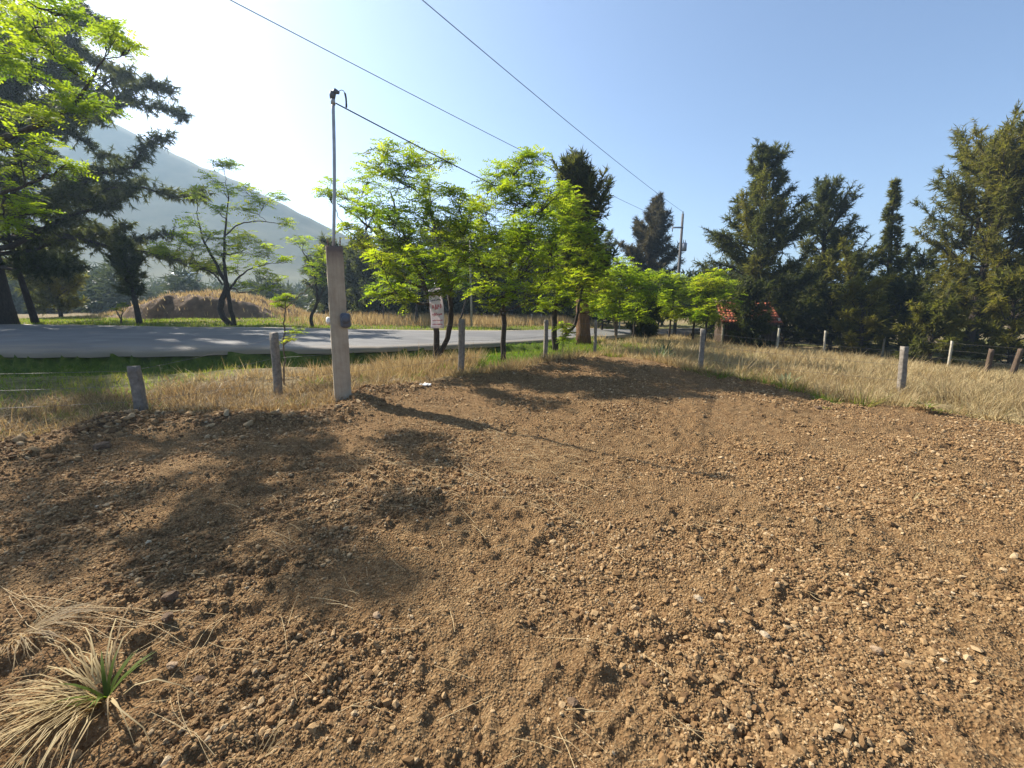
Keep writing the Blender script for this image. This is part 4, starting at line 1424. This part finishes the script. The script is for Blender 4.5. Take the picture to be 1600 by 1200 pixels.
v = np.vstack(vs_ + [np.array([[0.05, 0, COLH + 0.004]])])
for k in range(nseg):
    for q in range(nr_):
        qs.append([k * nr_ + q, k * nr_ + (q + 1) % nr_, (k + 1) * nr_ + (q + 1) % nr_, (k + 1) * nr_ + q])
ts_ = [[nseg * nr_ + q, nseg * nr_ + (q + 1) % nr_, (nseg + 1) * nr_] for q in range(nr_)]
B.add(v, qs, ts_)
B.build('shaft', M['column'], col)
for sx, sy, hgt in ((-1, -1, 0.11), (1, -1, 0.14), (1, 1, 0.12), (-1, 1, 0.10)):
    B = Buf()
    x = 0.05 + (sx * 0.085) * math.cos(ang) - sy * 0.085 * math.sin(ang)
    y = sx * 0.085 * math.sin(ang) + sy * 0.085 * math.cos(ang)
    B.tube([(x, y, COLH - 0.1), (x + 0.004, y, COLH + hgt * 0.5), (x + 0.008 * sx, y, COLH + hgt)], 0.006, 6)
    B.build('rebar', M['rust'], col)
fr = lambda lx, ly: (0.025 + lx * math.cos(ang) - ly * math.sin(ang), lx * math.sin(ang) + ly * math.cos(ang))
# meter box on the right-hand side of the front
bx_, by_ = fr(0.10, -0.145)
B = Buf()
B.box((bx_, by_, 1.30), (0.155, 0.11, 0.23), rz=ang)
mb = bevel(B.build('meter_box', M['greybox'], col), 0.045, 5)
B = Buf()
g0 = fr(0.10, -0.19)
g1 = fr(0.10, -0.245)
B.tube([(g0[0], g0[1], 1.32), (0.3 * g0[0] + 0.7 * g1[0], 0.3 * g0[1] + 0.7 * g1[1], 1.32), (g1[0], g1[1], 1.32)], [0.062, 0.061, 0.050], 20)
B.build('meter_dial', M['greybox'], mb, smooth=False)
# round white cover on the left side
w0 = fr(-0.125, -0.06)
w1 = fr(-0.18, -0.07)
B = Buf()
B.tube([(w0[0], w0[1], 1.30), (0.5 * w0[0] + 0.5 * w1[0], 0.5 * w0[1] + 0.5 * w1[1], 1.30), (0.15 * w0[0] + 0.85 * w1[0], 0.15 * w0[1] + 0.85 * w1[1], 1.30), (w1[0], w1[1], 1.30)],
       [0.055, 0.06, 0.048, 0.02], 16)
B.build('round_cover', M['white'], col, smooth=True)
# conduit mast
px0 = (0.035, 0.0)
mast_top = np.array([0.20, 0.0, 4.50])
B = Buf()
t = np.linspace(0, 1, 12)
mp = np.stack([px0[0] + (mast_top[0] - px0[0]) * t + 0.02 * np.sin(t * 3), 0 * t, 2.38 + (4.50 - 2.38) * t], -1)
B.tube(mp, 0.024, 10)
mast = B.build('conduit_mast', M['galv'], col, smooth=True)
B = Buf()
B.tube([(0.20, 0, 4.40), (0.20, 0, 4.49)], 0.032, 12)
B.build('coupling', M['galv'], mast)
B = Buf()
B.tube([(0.195, 0, 4.47), (0.20, 0, 4.52), (0.215, -0.005, 4.56), (0.25, -0.01, 4.575), (0.30, -0.015, 4.55)], [0.034, 0.043, 0.045, 0.038, 0.022], 12)
wh = B.build('weatherhead', M['greybox'], col, smooth=True)
B = Buf()
t = np.linspace(0, 1, 14)
lp = np.stack([0.28 + 0.11 * np.sin(t * math.pi * 0.62) + 0.02 * t, -0.02 - 0.02 * t, 4.55 + 0.06 * np.sin(t * math.pi) - 0.20 * t ** 2], -1)
B.tube(lp, np.where(t > 0.55, 0.014, 0.005), 7)
B.build('drip_loop', M['cable'], wh, smooth=True)

# ------------------------------------------------------------------ utility pole
UP = at(1057, 480, 38.0)
ug = h1(UP[0], UP[1])
up = empty('utility_pole', (UP[0], UP[1], ug))
tag(up, 'tall concrete utility pole with one side arm and small transformer above the bright trees', 'pole')
ptop = at(1067, 334, 38.0)
uh = ptop[2] - ug
lx = ptop[0] - UP[0]
B = Buf()
B.tube([(0, 0, -0.1), (lx * 0.5, 0, uh * 0.5), (lx, 0, uh)], [0.15, 0.13, 0.10], 12)
B.build('shaft', M['pole'], up, smooth=True)
B = Buf()
za = uh - 1.15
B.box((lx - 0.42, -0.16, za), (0.95, 0.10, 0.12))
ca = B.build('crossarm', M['galv'], up)
for dx, dz in ((-0.84, 0.22), (-0.86, -0.22)):
    B = Buf()
    B.tube([(lx + dx, -0.16, za + dz * 0.25), (lx + dx, -0.16, za + dz), (lx + dx, -0.16, za + dz * 1.6)], [0.03, 0.05, 0.03], 8)
    B.build('insulator', M['greybox'], ca)
B = Buf()
B.tube([(lx, 0, uh), (lx, 0, uh + 0.12), (lx, 0, uh + 0.2)], [0.03, 0.05, 0.03], 8)
B.build('insulator', M['greybox'], up)
B = Buf()
tz = uh - 2.75
B.tube([(lx + 0.30, -0.05, tz - 0.35), (lx + 0.30, -0.05, tz - 0.30), (lx + 0.30, -0.05, tz + 0.30), (lx + 0.30, -0.05, tz + 0.36)], [0.18, 0.23, 0.23, 0.15], 14)
tf = B.build('transformer', M['galv'], up, smooth=False)
for dx in (-0.08, 0.08):
    B = Buf()
    B.tube([(lx + 0.30 + dx, -0.05, tz + 0.32), (lx + 0.30 + dx, -0.05, tz + 0.62)], [0.035, 0.02], 7)
    B.build('bushing', M['greybox'], tf)
B = Buf()
B.box((lx - 0.05, -0.15, tz - 0.9), (0.5, 0.07, 0.07))
B.build('bracket', M['galv'], up)


def cable(name, label, a, b, sag, rad_, mat='cable', n=60, group=None, cat='cable'):
    a, b = np.array(a, float), np.array(b, float)
    t = np.linspace(0, 1, n)[:, None]
    P = a * (1 - t) + b * t
    P[:, 2] -= (4 * sag * t * (1 - t))[:, 0]
    B = Buf()
    B.tube(P, rad_, 5)
    return tag(B.build(name, M[mat], smooth=True), label, cat, group)


pole_top = np.array([UP[0] + lx, UP[1], ug + uh + 0.15])
arm_end = np.array([UP[0] + lx - 0.85, UP[1] - 0.16, ug + za + 0.3])


def span(start, px, zc, ext, sag):
    """far end of a span whose sagging wire crosses the sight line px at the top of the view"""
    d = ray(px, 0)
    t = (zc - EYE) / d[2]
    q = np.array([d[0] * t, d[1] * t, zc])
    f = 1 / ext
    q[2] += 4 * sag * f * (1 - f)
    return start + (q - start) * ext


cable('power_line', 'overhead wire running from the pole top to the upper edge of the sky', pole_top, span(pole_top, 660, 9.0, 2.0, 0.7), 0.7, 0.011, group='overhead power lines')
cable('power_line', 'overhead wire crossing above the conduit mast and behind the green trees', arm_end, span(arm_end, 360, 8.6, 2.0, 0.6), 0.6, 0.011, group='overhead power lines')
svc = np.array([cx_ + 0.24, cy__, cz_ + 4.42])
cable('service_cable', 'twisted service cable from the mast head sagging towards the trees', svc, [UP[0] + lx - 0.2, UP[1] - 0.1, ug + uh - 3.6], 0.55, 0.010)

# ------------------------------------------------------------------ fence posts and wire
def post(px, py_base, py_top, label, group, mat='post', w=0.12, Y=None, name='fence_post', lean=None, z_adj=0.0, sink=0.12):
    g = gp(px, py_base) if Y is None else at(px, py_base, Y)[:2]
    z = h1(g[0], g[1])
    tp = at(px if lean is None else lean, py_top, g[1])
    hgt = tp[2] - z
    B = Buf()
    rr_ = np.random.default_rng(int(px * 7 + py_base))
    n = 9
    ring = np.array([[-1, -0.8], [-0.8, -1], [0.8, -1], [1, -0.8], [1, 0.8], [0.8, 1], [-0.8, 1], [-1, 0.8]]) * w / 2
    a0 = rr_.uniform(-0.4, 0.4)
    R = np.array([[math.cos(a0), -math.sin(a0)], [math.sin(a0), math.cos(a0)]])
    V_ = []
    for k in range(n + 1):
        t = k / n
        p2 = (ring * (1.05 - 0.1 * t) + rr_.normal(0, 0.003, ring.shape)) @ R.T
        V_.append(np.column_stack([p2[:, 0] + (tp[0] - g[0]) * t + 0.01 * math.sin(t * 4), p2[:, 1], np.full(8, -sink + (hgt + sink) * t) + (rr_.normal(0, 0.008, 8) if k == n else 0)]))
    V_.append(np.array([[tp[0] - g[0], 0, hgt + 0.004]]))
    q_ = [[k * 8 + j_, k * 8 + (j_ + 1) % 8, (k + 1) * 8 + (j_ + 1) % 8, (k + 1) * 8 + j_] for k in range(n) for j_ in range(8)]
    t_ = [[n * 8 + j_, n * 8 + (j_ + 1) % 8, (n + 1) * 8] for j_ in range(8)]
    B.add(np.vstack(V_), q_, t_)
    o = B.build(name, M[mat])
    o.location = (g[0], g[1], z)
    tag(o, label, 'post', group)
    return np.array([g[0], g[1], z, hgt, tp[0]])


GF = 'grey concrete posts of the lot fence'
F1 = [post(221, 652, 572, 'grey fence post nearest the left edge, short with a pale flat top', GF, w=0.12, lean=210),
      post(432, 604, 520, 'grey fence post beside the spindly sapling', GF, w=0.12, lean=428),
      post(719, 575, 499, 'tall grey fence post right of the banner tree', GF, w=0.125, lean=722),
      post(851, 557, 500, 'grey fence post left of the slanting tree limb', GF, w=0.11, lean=854),
      post(929, 546, 500, 'thin grey fence post right of the thick brown trunk', GF, w=0.085, lean=931),
      post(1093, 582, 514, 'weathered grey corner fence post standing alone before the shed', GF, w=0.10, lean=1099),
      post(1407, 612, 542, 'grey leaning fence post in the golden grass at right', GF, w=0.105, lean=1414)]
GR = 'pale posts of the far right fence'
F2 = [post(1213, 545, 513, 'pale far fence post right of the shed', GR, 'post_pale', 0.085, lean=1218),
      post(1287, 551, 517, 'pale far fence post second from the shed', GR, 'post_pale', 0.085, lean=1290),
      post(1378, 558, 525, 'pale far fence post between the second one and the leaning near post', GR, 'post_pale', 0.085, lean=1383),
      post(1482, 570, 533, 'pale far fence post nearest the right edge', GR, 'post_pale', 0.085, lean=1488)]
post(1541, 580, 546, 'short dark wooden stake right of the last pale post', 'dark wooden stakes at right', 'wood', 0.13, lean=1550)
post(1580, 584, 545, 'dark leaning wooden stake at the right edge', 'dark wooden stakes at right', 'wood', 0.13, lean=1596)
GX = 'thin pale posts across the road'
for px, Y, lb in ((772, 30, 'thin pale post right of the pale pole across the road'), (831, 31, 'thin pale post left of the slanting limb across the road'),
                  (846, 33, 'faint thin post behind the slanting limb across the road'), (702, 30, 'faint thin post beside the banner across the road'),
                  (968, 34, 'faint thin post across the road near the bright row')):
    post(px, 513, 491, lb, GX, 'post_pale', 0.11, Y=Y)
# tall pale pole across the road
g = at(737, 515, 26.5)
z = h1(g[0], g[1])
B = Buf()
B.tube([(0, 0, -0.1), (0, 0, 2.5), (0, 0, 5.2)], [0.075, 0.065, 0.05], 10)
o = B.build('metal_pole', M['post_pale'], smooth=True)
o.location = (g[0], g[1], z)
tag(o, 'slim pale metal pole at the far road edge between the banner and forked tree', 'pole')


def fence_wire(Fs, hs, label, name='barbed_wire'):
    B = Buf()
    for a, b in zip(Fs[:-1], Fs[1:]):
        for f in hs:
            pa = np.array([a[0] + (a[4] - a[0]) * f, a[1] - 0.075, a[2] + a[3] * f])
            pb = np.array([b[0] + (b[4] - b[0]) * f, b[1] - 0.075, b[2] + b[3] * f])
            n = max(6, int(np.linalg.norm(pb - pa) / 0.5))
            t = np.linspace(0, 1, n)[:, None]
            P = pa * (1 - t) + pb * t
            P[:, 2] -= (0.12 * t * (1 - t))[:, 0]
            B.tube(P, 0.0022, 4)
            for q in np.linspace(0.04, 0.96, max(3, int(np.linalg.norm(pb - pa) / 0.13))):
                c = pa * (1 - q) + pb * q
                c[2] -= 0.12 * q * (1 - q)
                B.tube([c - [0.004, 0, 0.011], c + [0.004, 0, 0.011]], 0.0012, 3, cap=False)
    return tag(B.build(name, M['wire']), label, 'wire')


fence_wire([np.array([-11.5, 4.9, -0.1, 0.9, -11.5])] + F1[:5], (0.30, 0.62, 0.92), 'rusty barbed wire strands strung along the roadside fence posts')
fence_wire([F1[5], F1[6]], (0.35, 0.65, 0.92), 'barbed wire strands between the corner post and the leaning post')
fence_wire(F2 + [np.array([26.0, 9.5, -1.5, 1.2, 26.0])], (0.35, 0.65, 0.92), 'barbed wire strands along the pale far fence')

# ------------------------------------------------------------------ banner on the tree
bY = 11.95
p00 = at(673, 513, bY)
p11 = at(692, 452, bY)
bw, bh = (p11[0] - p00[0]) * 1.0, p11[2] - p00[2]
ban = empty('banner', (p00[0], bY, p00[2]))
nx, nz = 10, 26
uu, ww = np.meshgrid(np.linspace(0, 1, nx), np.linspace(0, 1, nz))


def cloth(u, w):
    return np.stack([u * bw + 0.03 * (1 - w) * 0 + 0.025 * np.sin(w * 5) - 0.05 * w * (1 - w), -0.03 * np.sin(u * math.pi) + 0.022 * np.sin(w * 9 + u * 3), w * bh + 0.06 * u * w], -1)


B = Buf()
cv = cloth(uu, ww)
i = np.arange(nz - 1)[:, None] * nx
j = np.arange(nx - 1)[None]
B.add(cv, np.stack([i + j, i + j + 1, i + nx + j + 1, i + nx + j], -1).reshape(-1, 4))
mban, nt, b, N, L = new_mat('banner_vinyl')
n_ = noise_node(nt, 3, 3)
L.new(ramp(nt, n_, [(0.35, (0.80, 0.72, 0.74)), (0.65, (0.84, 0.81, 0.82))]), b.inputs['Base Color'])
b.inputs['Roughness'].default_value = 0.5
tr_ = N.new('ShaderNodeBsdfTranslucent')
tr_.inputs[0].default_value = (0.8, 0.72, 0.74, 1)
ms_ = N.new('ShaderNodeMixShader')
ms_.inputs[0].default_value = 0.4
L.new(b.outputs[0], ms_.inputs[1])
L.new(tr_.outputs[0], ms_.inputs[2])
L.new(ms_.outputs[0], N['Material Output'].inputs[0])
sheet = B.build('sheet', mban, ban, smooth=True)
sol = sheet.modifiers.new('solid', 'SOLIDIFY')
sol.thickness = 0.002
M['red_ink'] = simple('red_ink', (0.62, 0.26, 0.28), (0.55, 0.22, 0.25), 8, 0.6, 0)
M['grey_ink'] = simple('grey_ink', (0.20, 0.21, 0.26), (0.16, 0.17, 0.22), 8, 0.6, 0)


def mark(u0, w0, u1, w1, th, mat):
    """printed stroke following the cloth"""
    n = 5
    t = np.linspace(0, 1, n)
    u = u0 + (u1 - u0) * t
    w = w0 + (w1 - w0) * t
    d = np.array([(u1 - u0) * bw, (w1 - w0) * bh])
    d /= np.linalg.norm(d) + 1e-9
    nu, nw_ = -d[1] / bw * th, d[0] / bh * th
    A_ = cloth(u - nu, w - nw_)
    B_ = cloth(u + nu, w + nw_)
    A_[:, 1] -= 0.006
    B_[:, 1] -= 0.006
    bb = Buf()
    k = np.arange(n - 1)
    bb.add(np.vstack([A_, B_]), np.stack([k, k + 1, k + 1 + n, k + n], -1))
    return bb


def strokes(name, segs, th, mat):
    bb = Buf()
    for s_ in segs:
        m_ = mark(*s_, th, mat)
        bb.add(m_.v[0], m_.q[0])
    bb.build(name, M[mat], sheet)


def glyphs(w0, w1, n, seed, u0=0.12, u1=0.88):
    """unreadable blurred lettering: a row of letter-like strokes"""
    rr_ = np.random.default_rng(seed)
    segs = []
    cw = (u1 - u0) / (n * 2)
    for q in range(n * 2):
        a, b_ = u0 + cw * (q + rr_.uniform(0, 0.3)), u0 + cw * (q + rr_.uniform(0.5, 1.0))
        c0, c1 = w0 + (w1 - w0) * rr_.uniform(0, 0.35), w0 + (w1 - w0) * rr_.uniform(0.6, 1)
        segs.append((a, c0, (a + b_) / 2, c1))
        segs.append(((a + b_) / 2, c1, b_, c0 + (c1 - c0) * rr_.uniform(0, 0.6)))
    return segs


strokes('large_lettering', glyphs(0.80, 0.92, 2, 1, 0.2, 0.8), 0.020, 'red_ink')
strokes('small_lettering', glyphs(0.68, 0.73, 5, 2), 0.010, 'grey_ink')
strokes('large_lettering', glyphs(0.46, 0.62, 2, 3, 0.2, 0.9), 0.018, 'red_ink')
strokes('large_lettering', glyphs(0.30, 0.40, 3, 4), 0.014, 'red_ink')
strokes('small_lettering', glyphs(0.18, 0.22, 6, 5), 0.008, 'red_ink')
strokes('small_lettering', glyphs(0.08, 0.12, 6, 6), 0.008, 'red_ink')
B = Buf()
B.tube([(bw * 0.45, 0.0, bh), (bw * 0.4, 0.05, bh + 0.12), (bw * 0.3, 0.20, bh + 0.18)], 0.005, 4)
B.build('tie_cord', M['white'], ban)
tag(ban, 'narrow white banner with faded red lettering tied to the tree trunk', 'banner')

# ------------------------------------------------------------------ tiled wooden shed
sc0 = at(1113, 530, 29.0)
sc1 = at(1203, 530, 27.5)
sz = h1(sc0[0] * 0.5 + sc1[0] * 0.5, 28.5)
shed = empty('shed', ((sc0[0] + sc1[0]) / 2, 27.9, sz))
shed.rotation_euler = (0, 0, -0.30)
tag(shed, 'small plank shed with red clay tile roof under the dark casuarinas', 'shed')
SW, SD, SH = (sc1[0] - sc0[0]) * 1.0, 3.0, 1.95
rs = np.random.default_rng(600)


def plank(x, w, h, y, shade, rz=0):
    B = Buf()
    B.box((x, y, h / 2), (w, 0.025, h), rz=rz)
    return B.build('plank', M['wood'], shed)


npk = 16
for k in range(npk):
    x = -SW / 2 + (k + 0.5) * SW / npk
    if 8 <= k <= 10:
        continue
    plank(x, SW / npk - 0.015, SH + rs.uniform(-0.05, 0.05), -SD / 2 + rs.uniform(-0.01, 0.01), 0)
for k in range(10):
    B = Buf()
    y = -SD / 2 + (k + 0.5) * SD / 10
    B.box((-SW / 2 - 0.02, y, SH / 2 + 0.05), (0.025, SD / 10 - 0.015, SH + 0.1))
    B.build('plank', M['wood'], shed)
for x in (-SW / 2, -SW / 2 + SW * 8 / npk, -SW / 2 + SW * 11 / npk, SW / 2):
    B = Buf()
    B.tube([(x, -SD / 2 - 0.10, -0.1), (x, -SD / 2 - 0.10, 1.0), (x, -SD / 2 - 0.10, SH + 0.02)], 0.06, 8)
    B.build('corner_post', M['post_pale'], shed, smooth=True)
B = Buf()
B.box((0, SD / 2, SH * 0.6), (SW, 0.03, SH * 1.2))
B.build('back_wall', M['wood'], shed)
B = Buf()
B.box((SW / 2 + 0.02, 0, SH / 2), (0.03, SD, SH))
B.build('side_wall', M['wood'], shed)
# roof: pitched tile rows; each clay tile its own piece
slope = 0.38
B = Buf()
rl = SD + 0.7
B.box((0, 0, SH + 0.32 + 0.06), (SW + 0.3, rl / math.cos(slope), 0.05), rx=slope)
roof = B.build('roof', M['wood'], shed)
tm = Buf()
a_ = np.linspace(0, math.pi, 6)
for yy, rr_ in ((0, 0.105), (0.46, 0.088)):
    tm.v.append(np.stack([np.cos(a_) * rr_, np.full(6, yy), np.sin(a_) * rr_ * 0.75 + (0.02 if yy == 0 else 0)], -1).astype(np.float32))
    tm.a.append(np.full(6, 0.5, np.float32))
tm.n = 12
tm.q.append(np.array([[k, k + 1, k + 7, k + 6] for k in range(5)]))
tile0 = tm.build('roof_tile', M['tile'], roof)
sm = tile0.modifiers.new('solid', 'SOLIDIFY')
sm.thickness = 0.015
rows, cols = 8, int((SW + 0.3) / 0.21)
first = True
for rw in range(rows):
    for cl in range(cols):
        o = tile0 if first else tile0.copy()
        if not first:
            C.objects.link(o)
            o.parent = roof
        first = False
        d = -rl / 2 / math.cos(slope) + rw * 0.42 - 0.06
        x = -(SW + 0.3) / 2 + (cl + 0.5) * 0.21 + rs.normal(0, 0.008)
        o.location = (x, d * math.cos(slope), SH + 0.42 + d * math.sin(slope) + 0.015)
        o.rotation_euler = (slope + rs.normal(0, 0.02) - 0.03, 0, rs.normal(0, 0.025))

# far house with a bright tin roof on the hillside
hp = at(291, 430, 128.0)
house = empty('house', (hp[0], 128.0, hp[2] - 2.6))
B = Buf()
B.box((0, 0, 1.0), (6.0, 4.0, 3.6))
B.build('wall', M['post_pale'], house)
B = Buf()
B.box((0, -1.2, 3.05), (6.8, 2.9, 0.10), rx=0.35)
B.box((0, 1.4, 3.05), (6.8, 2.9, 0.10), rx=-0.35)
B.build('roof', M['tin'], house)
B = Buf()
B.box((-1.2, -2.03, 1.0), (0.9, 0.06, 1.9))
B.build('door', M['wood'], house)
B = Buf()
B.box((1.4, -2.03, 1.4), (1.1, 0.06, 0.9))
B.build('window', M['greybox'], house)
tag(house, 'far house with shining tin roof on the foot of the hill', 'house')

# ------------------------------------------------------------------ agaves, tussocks, rocks, litter
def agave(px, py, label, n, ln, seed, hue=0.5):
    g = gp(px, py)
    z = h1(g[0], g[1])
    r = np.random.default_rng(seed)
    root = empty('agave', (g[0], g[1], z))
    for k in range(n):
        az = k * 2.39996 + r.normal(0, 0.15)
        el = 0.25 + 1.0 * (k / n)
        L_ = ln * r.uniform(0.75, 1.1)
        t = np.linspace(0, 1, 6)
        d = np.array([math.cos(az), math.sin(az)])
        hor = L_ * math.cos(el) * t
        P = np.stack([d[0] * hor, d[1] * hor, L_ * math.sin(el) * t - 0.22 * L_ * t ** 2 * math.cos(el) + 0.02], -1)
        w = 0.032 * np.array([0.8, 1.1, 1.1, 0.85, 0.5, 0.04])
        s = np.array([-d[1], d[0], 0])
        up_ = np.array([0, 0, 1.0])
        A_ = P - s * w[:, None]
        B_ = P + s * w[:, None]
        Cc = P - up_ * (w * 0.45)[:, None]
        bb = Buf()
        i_ = np.arange(5)
        n6 = 6
        q = np.concatenate([np.stack([i_, i_ + 1, i_ + 1 + 2 * n6, i_ + 2 * n6], -1), np.stack([i_ + 2 * n6, i_ + 1 + 2 * n6, i_ + 1 + n6, i_ + n6], -1)])
        bb.add(np.vstack([A_, B_, Cc]), q, None, np.full(18, np.clip(hue + r.normal(0, 0.2), 0, 1)))
        bb.build('leaf', M['agave'], root, smooth=True)
    tag(root, label, 'agave', 'spiky agaves at the edge of the lot')


agave(1030, 560, 'spiky agave at the back corner of the bare soil', 26, 0.62, 1)
agave(1040, 548, 'blue-green agave just behind the other corner agave', 24, 0.60, 2, 0.2)
agave(1228, 604, 'small pale agave on the lot edge right of the corner post', 20, 0.45, 3, 0.9)


def tussock_thing(px, py, label, n, hlo, hhi, w, seed, lean=0.8, hue=0.7, green=0, azi=None, cat='tussock'):
    g = gp(px, py)
    r = np.random.default_rng(seed)
    z = float(H(np.array([g[0]]), np.array([g[1]]), True)[0])
    root = empty('grass_tussock', (g[0], g[1], z))
    az = r.uniform(0, 2 * math.pi, n) if azi is None else r.normal(azi, 0.9, n)
    o = np.stack([np.cos(az) * 0.06 * r.random(n), np.sin(az) * 0.06 * r.random(n), np.full(n, -0.01)], -1)
    bb = Buf()
    hgt = r.uniform(hlo, hhi, n)
    ln = hgt * np.abs(r.normal(lean, 0.3, n))
    for k in range(n):
        d = np.array([math.cos(az[k]), math.sin(az[k]), 0])
        t = np.linspace(0, 1, 5)[:, None]
        zc = hgt[k] * (1.6 * t - 1.25 * t * t * min(1.2, lean))
        P = o[k] + d * ln[k] * t + np.concatenate([r.normal(0, 0.006, (5, 2)), zc], 1)
        P[:, 2] = np.maximum(P[:, 2], 0.012 - 0.02 * (t[:, 0] < 0.1))
        s = np.array([-d[1], d[0], 0.3]) * w
        wd = np.array([1, 1, 0.8, 0.55, 0.1])[:, None]
        v = np.vstack([P - s * wd, P + s * wd])
        i_ = np.arange(4)
        bb.add(v, np.stack([i_, i_ + 1, i_ + 6, i_ + 5], -1), None, np.full(10, np.clip(hue + r.normal(0, 0.2), 0, 1)))
    bb.build('dry_blades', M['dry_grass'], root)
    if green:
        bb = Buf()
        for k in range(green):
            a0 = r.uniform(0, 6.28)
            d = np.array([math.cos(a0), math.sin(a0), 0])
            L_ = r.uniform(0.10, 0.2)
            t = np.linspace(0, 1, 4)[:, None]
            P = d * L_ * t * 0.9 + np.array([0, 0, 1]) * (L_ * (1.1 * t - 0.5 * t * t))
            s = np.array([-d[1], d[0], 0]) * 0.006
            wd = np.array([1, 1.1, 0.8, 0.1])[:, None]
            bb.add(np.vstack([P - s * wd, P + s * wd]), [[0, 1, 5, 4], [1, 2, 6, 5], [2, 3, 7, 6]], None, 0.55)
        bb.build('green_blades', M['green_grass'], root)
    tag(root, label, cat, 'larger grass tussocks')


tussock_thing(165, 1085, 'large pale dead tussock with a few green blades at the bottom left corner', 150, 0.16, 0.34, 0.0030, 11, 1.4, 0.8, 16, azi=-2.4)
tussock_thing(30, 1000, 'flattened grey straw clump left of the big dead tussock', 90, 0.10, 0.2, 0.0018, 12, 1.8, 0.45, 0, azi=-0.2)
tussock_thing(1545, 655, 'sprawling yellow grass tussock on the lot edge at far right', 130, 0.25, 0.55, 0.006, 13, 1.2, 0.85, 0)
tussock_thing(1345, 628, 'green-tinged grass tussock left of the leaning post', 120, 0.14, 0.3, 0.006, 14, 0.9, 0.6, 30)
tussock_thing(1445, 648, 'low tussock with green blades right of the leaning post', 120, 0.12, 0.26, 0.006, 15, 1.0, 0.65, 40)
tussock_thing(1425, 780, 'tiny straw tuft alone on the bare soil at right', 14, 0.06, 0.14, 0.003, 16, 1.0, 0.9, 0)
tussock_thing(400, 1170, 'small dry tuft at the bottom edge right of the big dead tussock', 24, 0.05, 0.12, 0.0018, 17, 1.0, 0.6, 0)


def rock(px, py, size, label, mat, seed):
    g = gp(px, py)
    z = float(H(np.array([g[0]]), np.array([g[1]]), True)[0])
    import bmesh
    bm = bmesh.new()
    bmesh.ops.create_icosphere(bm, subdivisions=3, radius=size / 2)
    r = np.random.default_rng(seed)
    pl = [(unit(r.normal(0, 1, 3)), r.uniform(0.25, 0.42) * size) for _ in range(9)]
    for v in bm.verts:
        c = np.array(v.co)
        for nn_, dd_ in pl:
            e = c @ nn_ - dd_
            if e > 0:
                c = c - nn_ * e * 0.9
        c *= np.array([1.15, 0.9, 0.72])
        c += 0.02 * size * r.normal(0, 1, 3)
        v.co = c
    me = bpy.data.meshes.new('rock')
    bm.to_mesh(me)
    bm.free()
    me.materials.append(M[mat])
    o = bpy.data.objects.new('rock', me)
    C.objects.link(o)
    o.location = (g[0], g[1], z + size * 0.16)
    o.rotation_euler = (0, 0, r.uniform(0, 6))
    tag(o, label, 'rock', 'larger loose rocks on the lot')


rock(268, 943, 0.075, 'dark rounded rock in front of the left shade', 'rock', 1)
rock(263, 980, 0.065, 'dark chunky rock just below the dark rounded one', 'rock', 2)
rock(312, 1055, 0.055, 'dark rock right of the big dead tussock', 'rock', 3)
rock(158, 706, 0.16, 'brown boulder on the heaped soil at the left', 'rock', 4)
rock(1370, 1018, 0.055, 'brown rock alone in the lower right of the lot', 'rock_tan', 5)
rock(1092, 936, 0.05, 'pale rounded stone in the centre right of the lot', 'rock_pale', 6)
rock(590, 965, 0.05, 'tan angular stone near the middle of the lot', 'rock_tan', 7)
rock(1195, 992, 0.05, 'pale flat stone in the lower right gravel', 'rock_pale', 8)
rock(270, 1045, 0.045, 'orange-brown flat stone left of the dark rock', 'rock_tan', 9)
rock(1278, 640, 0.09, 'small dark clod on the lot edge below the pale posts', 'rock', 10)
rock(895, 1090, 0.05, 'dark stone near the bottom centre of the lot', 'rock', 11)

# crumpled white paper on the soil
g = gp(665, 605)
zp = float(H(np.array([g[0]]), np.array([g[1]]), True)[0])
uu, ww = np.meshgrid(np.linspace(-1, 1, 9), np.linspace(-1, 1, 7))
rp = np.random.default_rng(701)
B = Buf()
pv = np.stack([uu * 0.10, ww * 0.07, 0.03 + 0.03 * fbm(uu * 3, ww * 3, 1.3, 2, 702) + rp.normal(0, 0.006, uu.shape)], -1)
i = np.arange(6)[:, None] * 9
j = np.arange(8)[None]
B.add(pv, np.stack([i + j, i + j + 1, i + 10 + j, i + 9 + j], -1).reshape(-1, 4))
o = B.build('paper', M['white'])
o.modifiers.new('solid', 'SOLIDIFY').thickness = 0.002
o.location = (g[0], g[1], zp + 0.01)
tag(o, 'crumpled white scrap of paper on the soil near the column', 'paper')

# ------------------------------------------------------------------ air
B = Buf()
B.box((0, 0, 49.0), (3300, 3300, 106.0))
mh = bpy.data.materials.new('haze_air')
mh.use_nodes = True
nt = mh.node_tree
for n_ in list(nt.nodes):
    if n_.type != 'OUTPUT_MATERIAL':
        nt.nodes.remove(n_)
pv_ = nt.nodes.new('ShaderNodeVolumePrincipled')
pv_.inputs['Color'].default_value = (0.56, 0.78, 1.0, 1)
pv_.inputs['Density'].default_value = 0.0009
pv_.inputs['Anisotropy'].default_value = 0.45
nt.links.new(pv_.outputs[0], nt.nodes['Material Output'].inputs['Volume'])
hz_ = B.build('haze', mh)
tag(hz_, 'thin pale haze filling the air over the valley', 'haze', None, 'stuff')
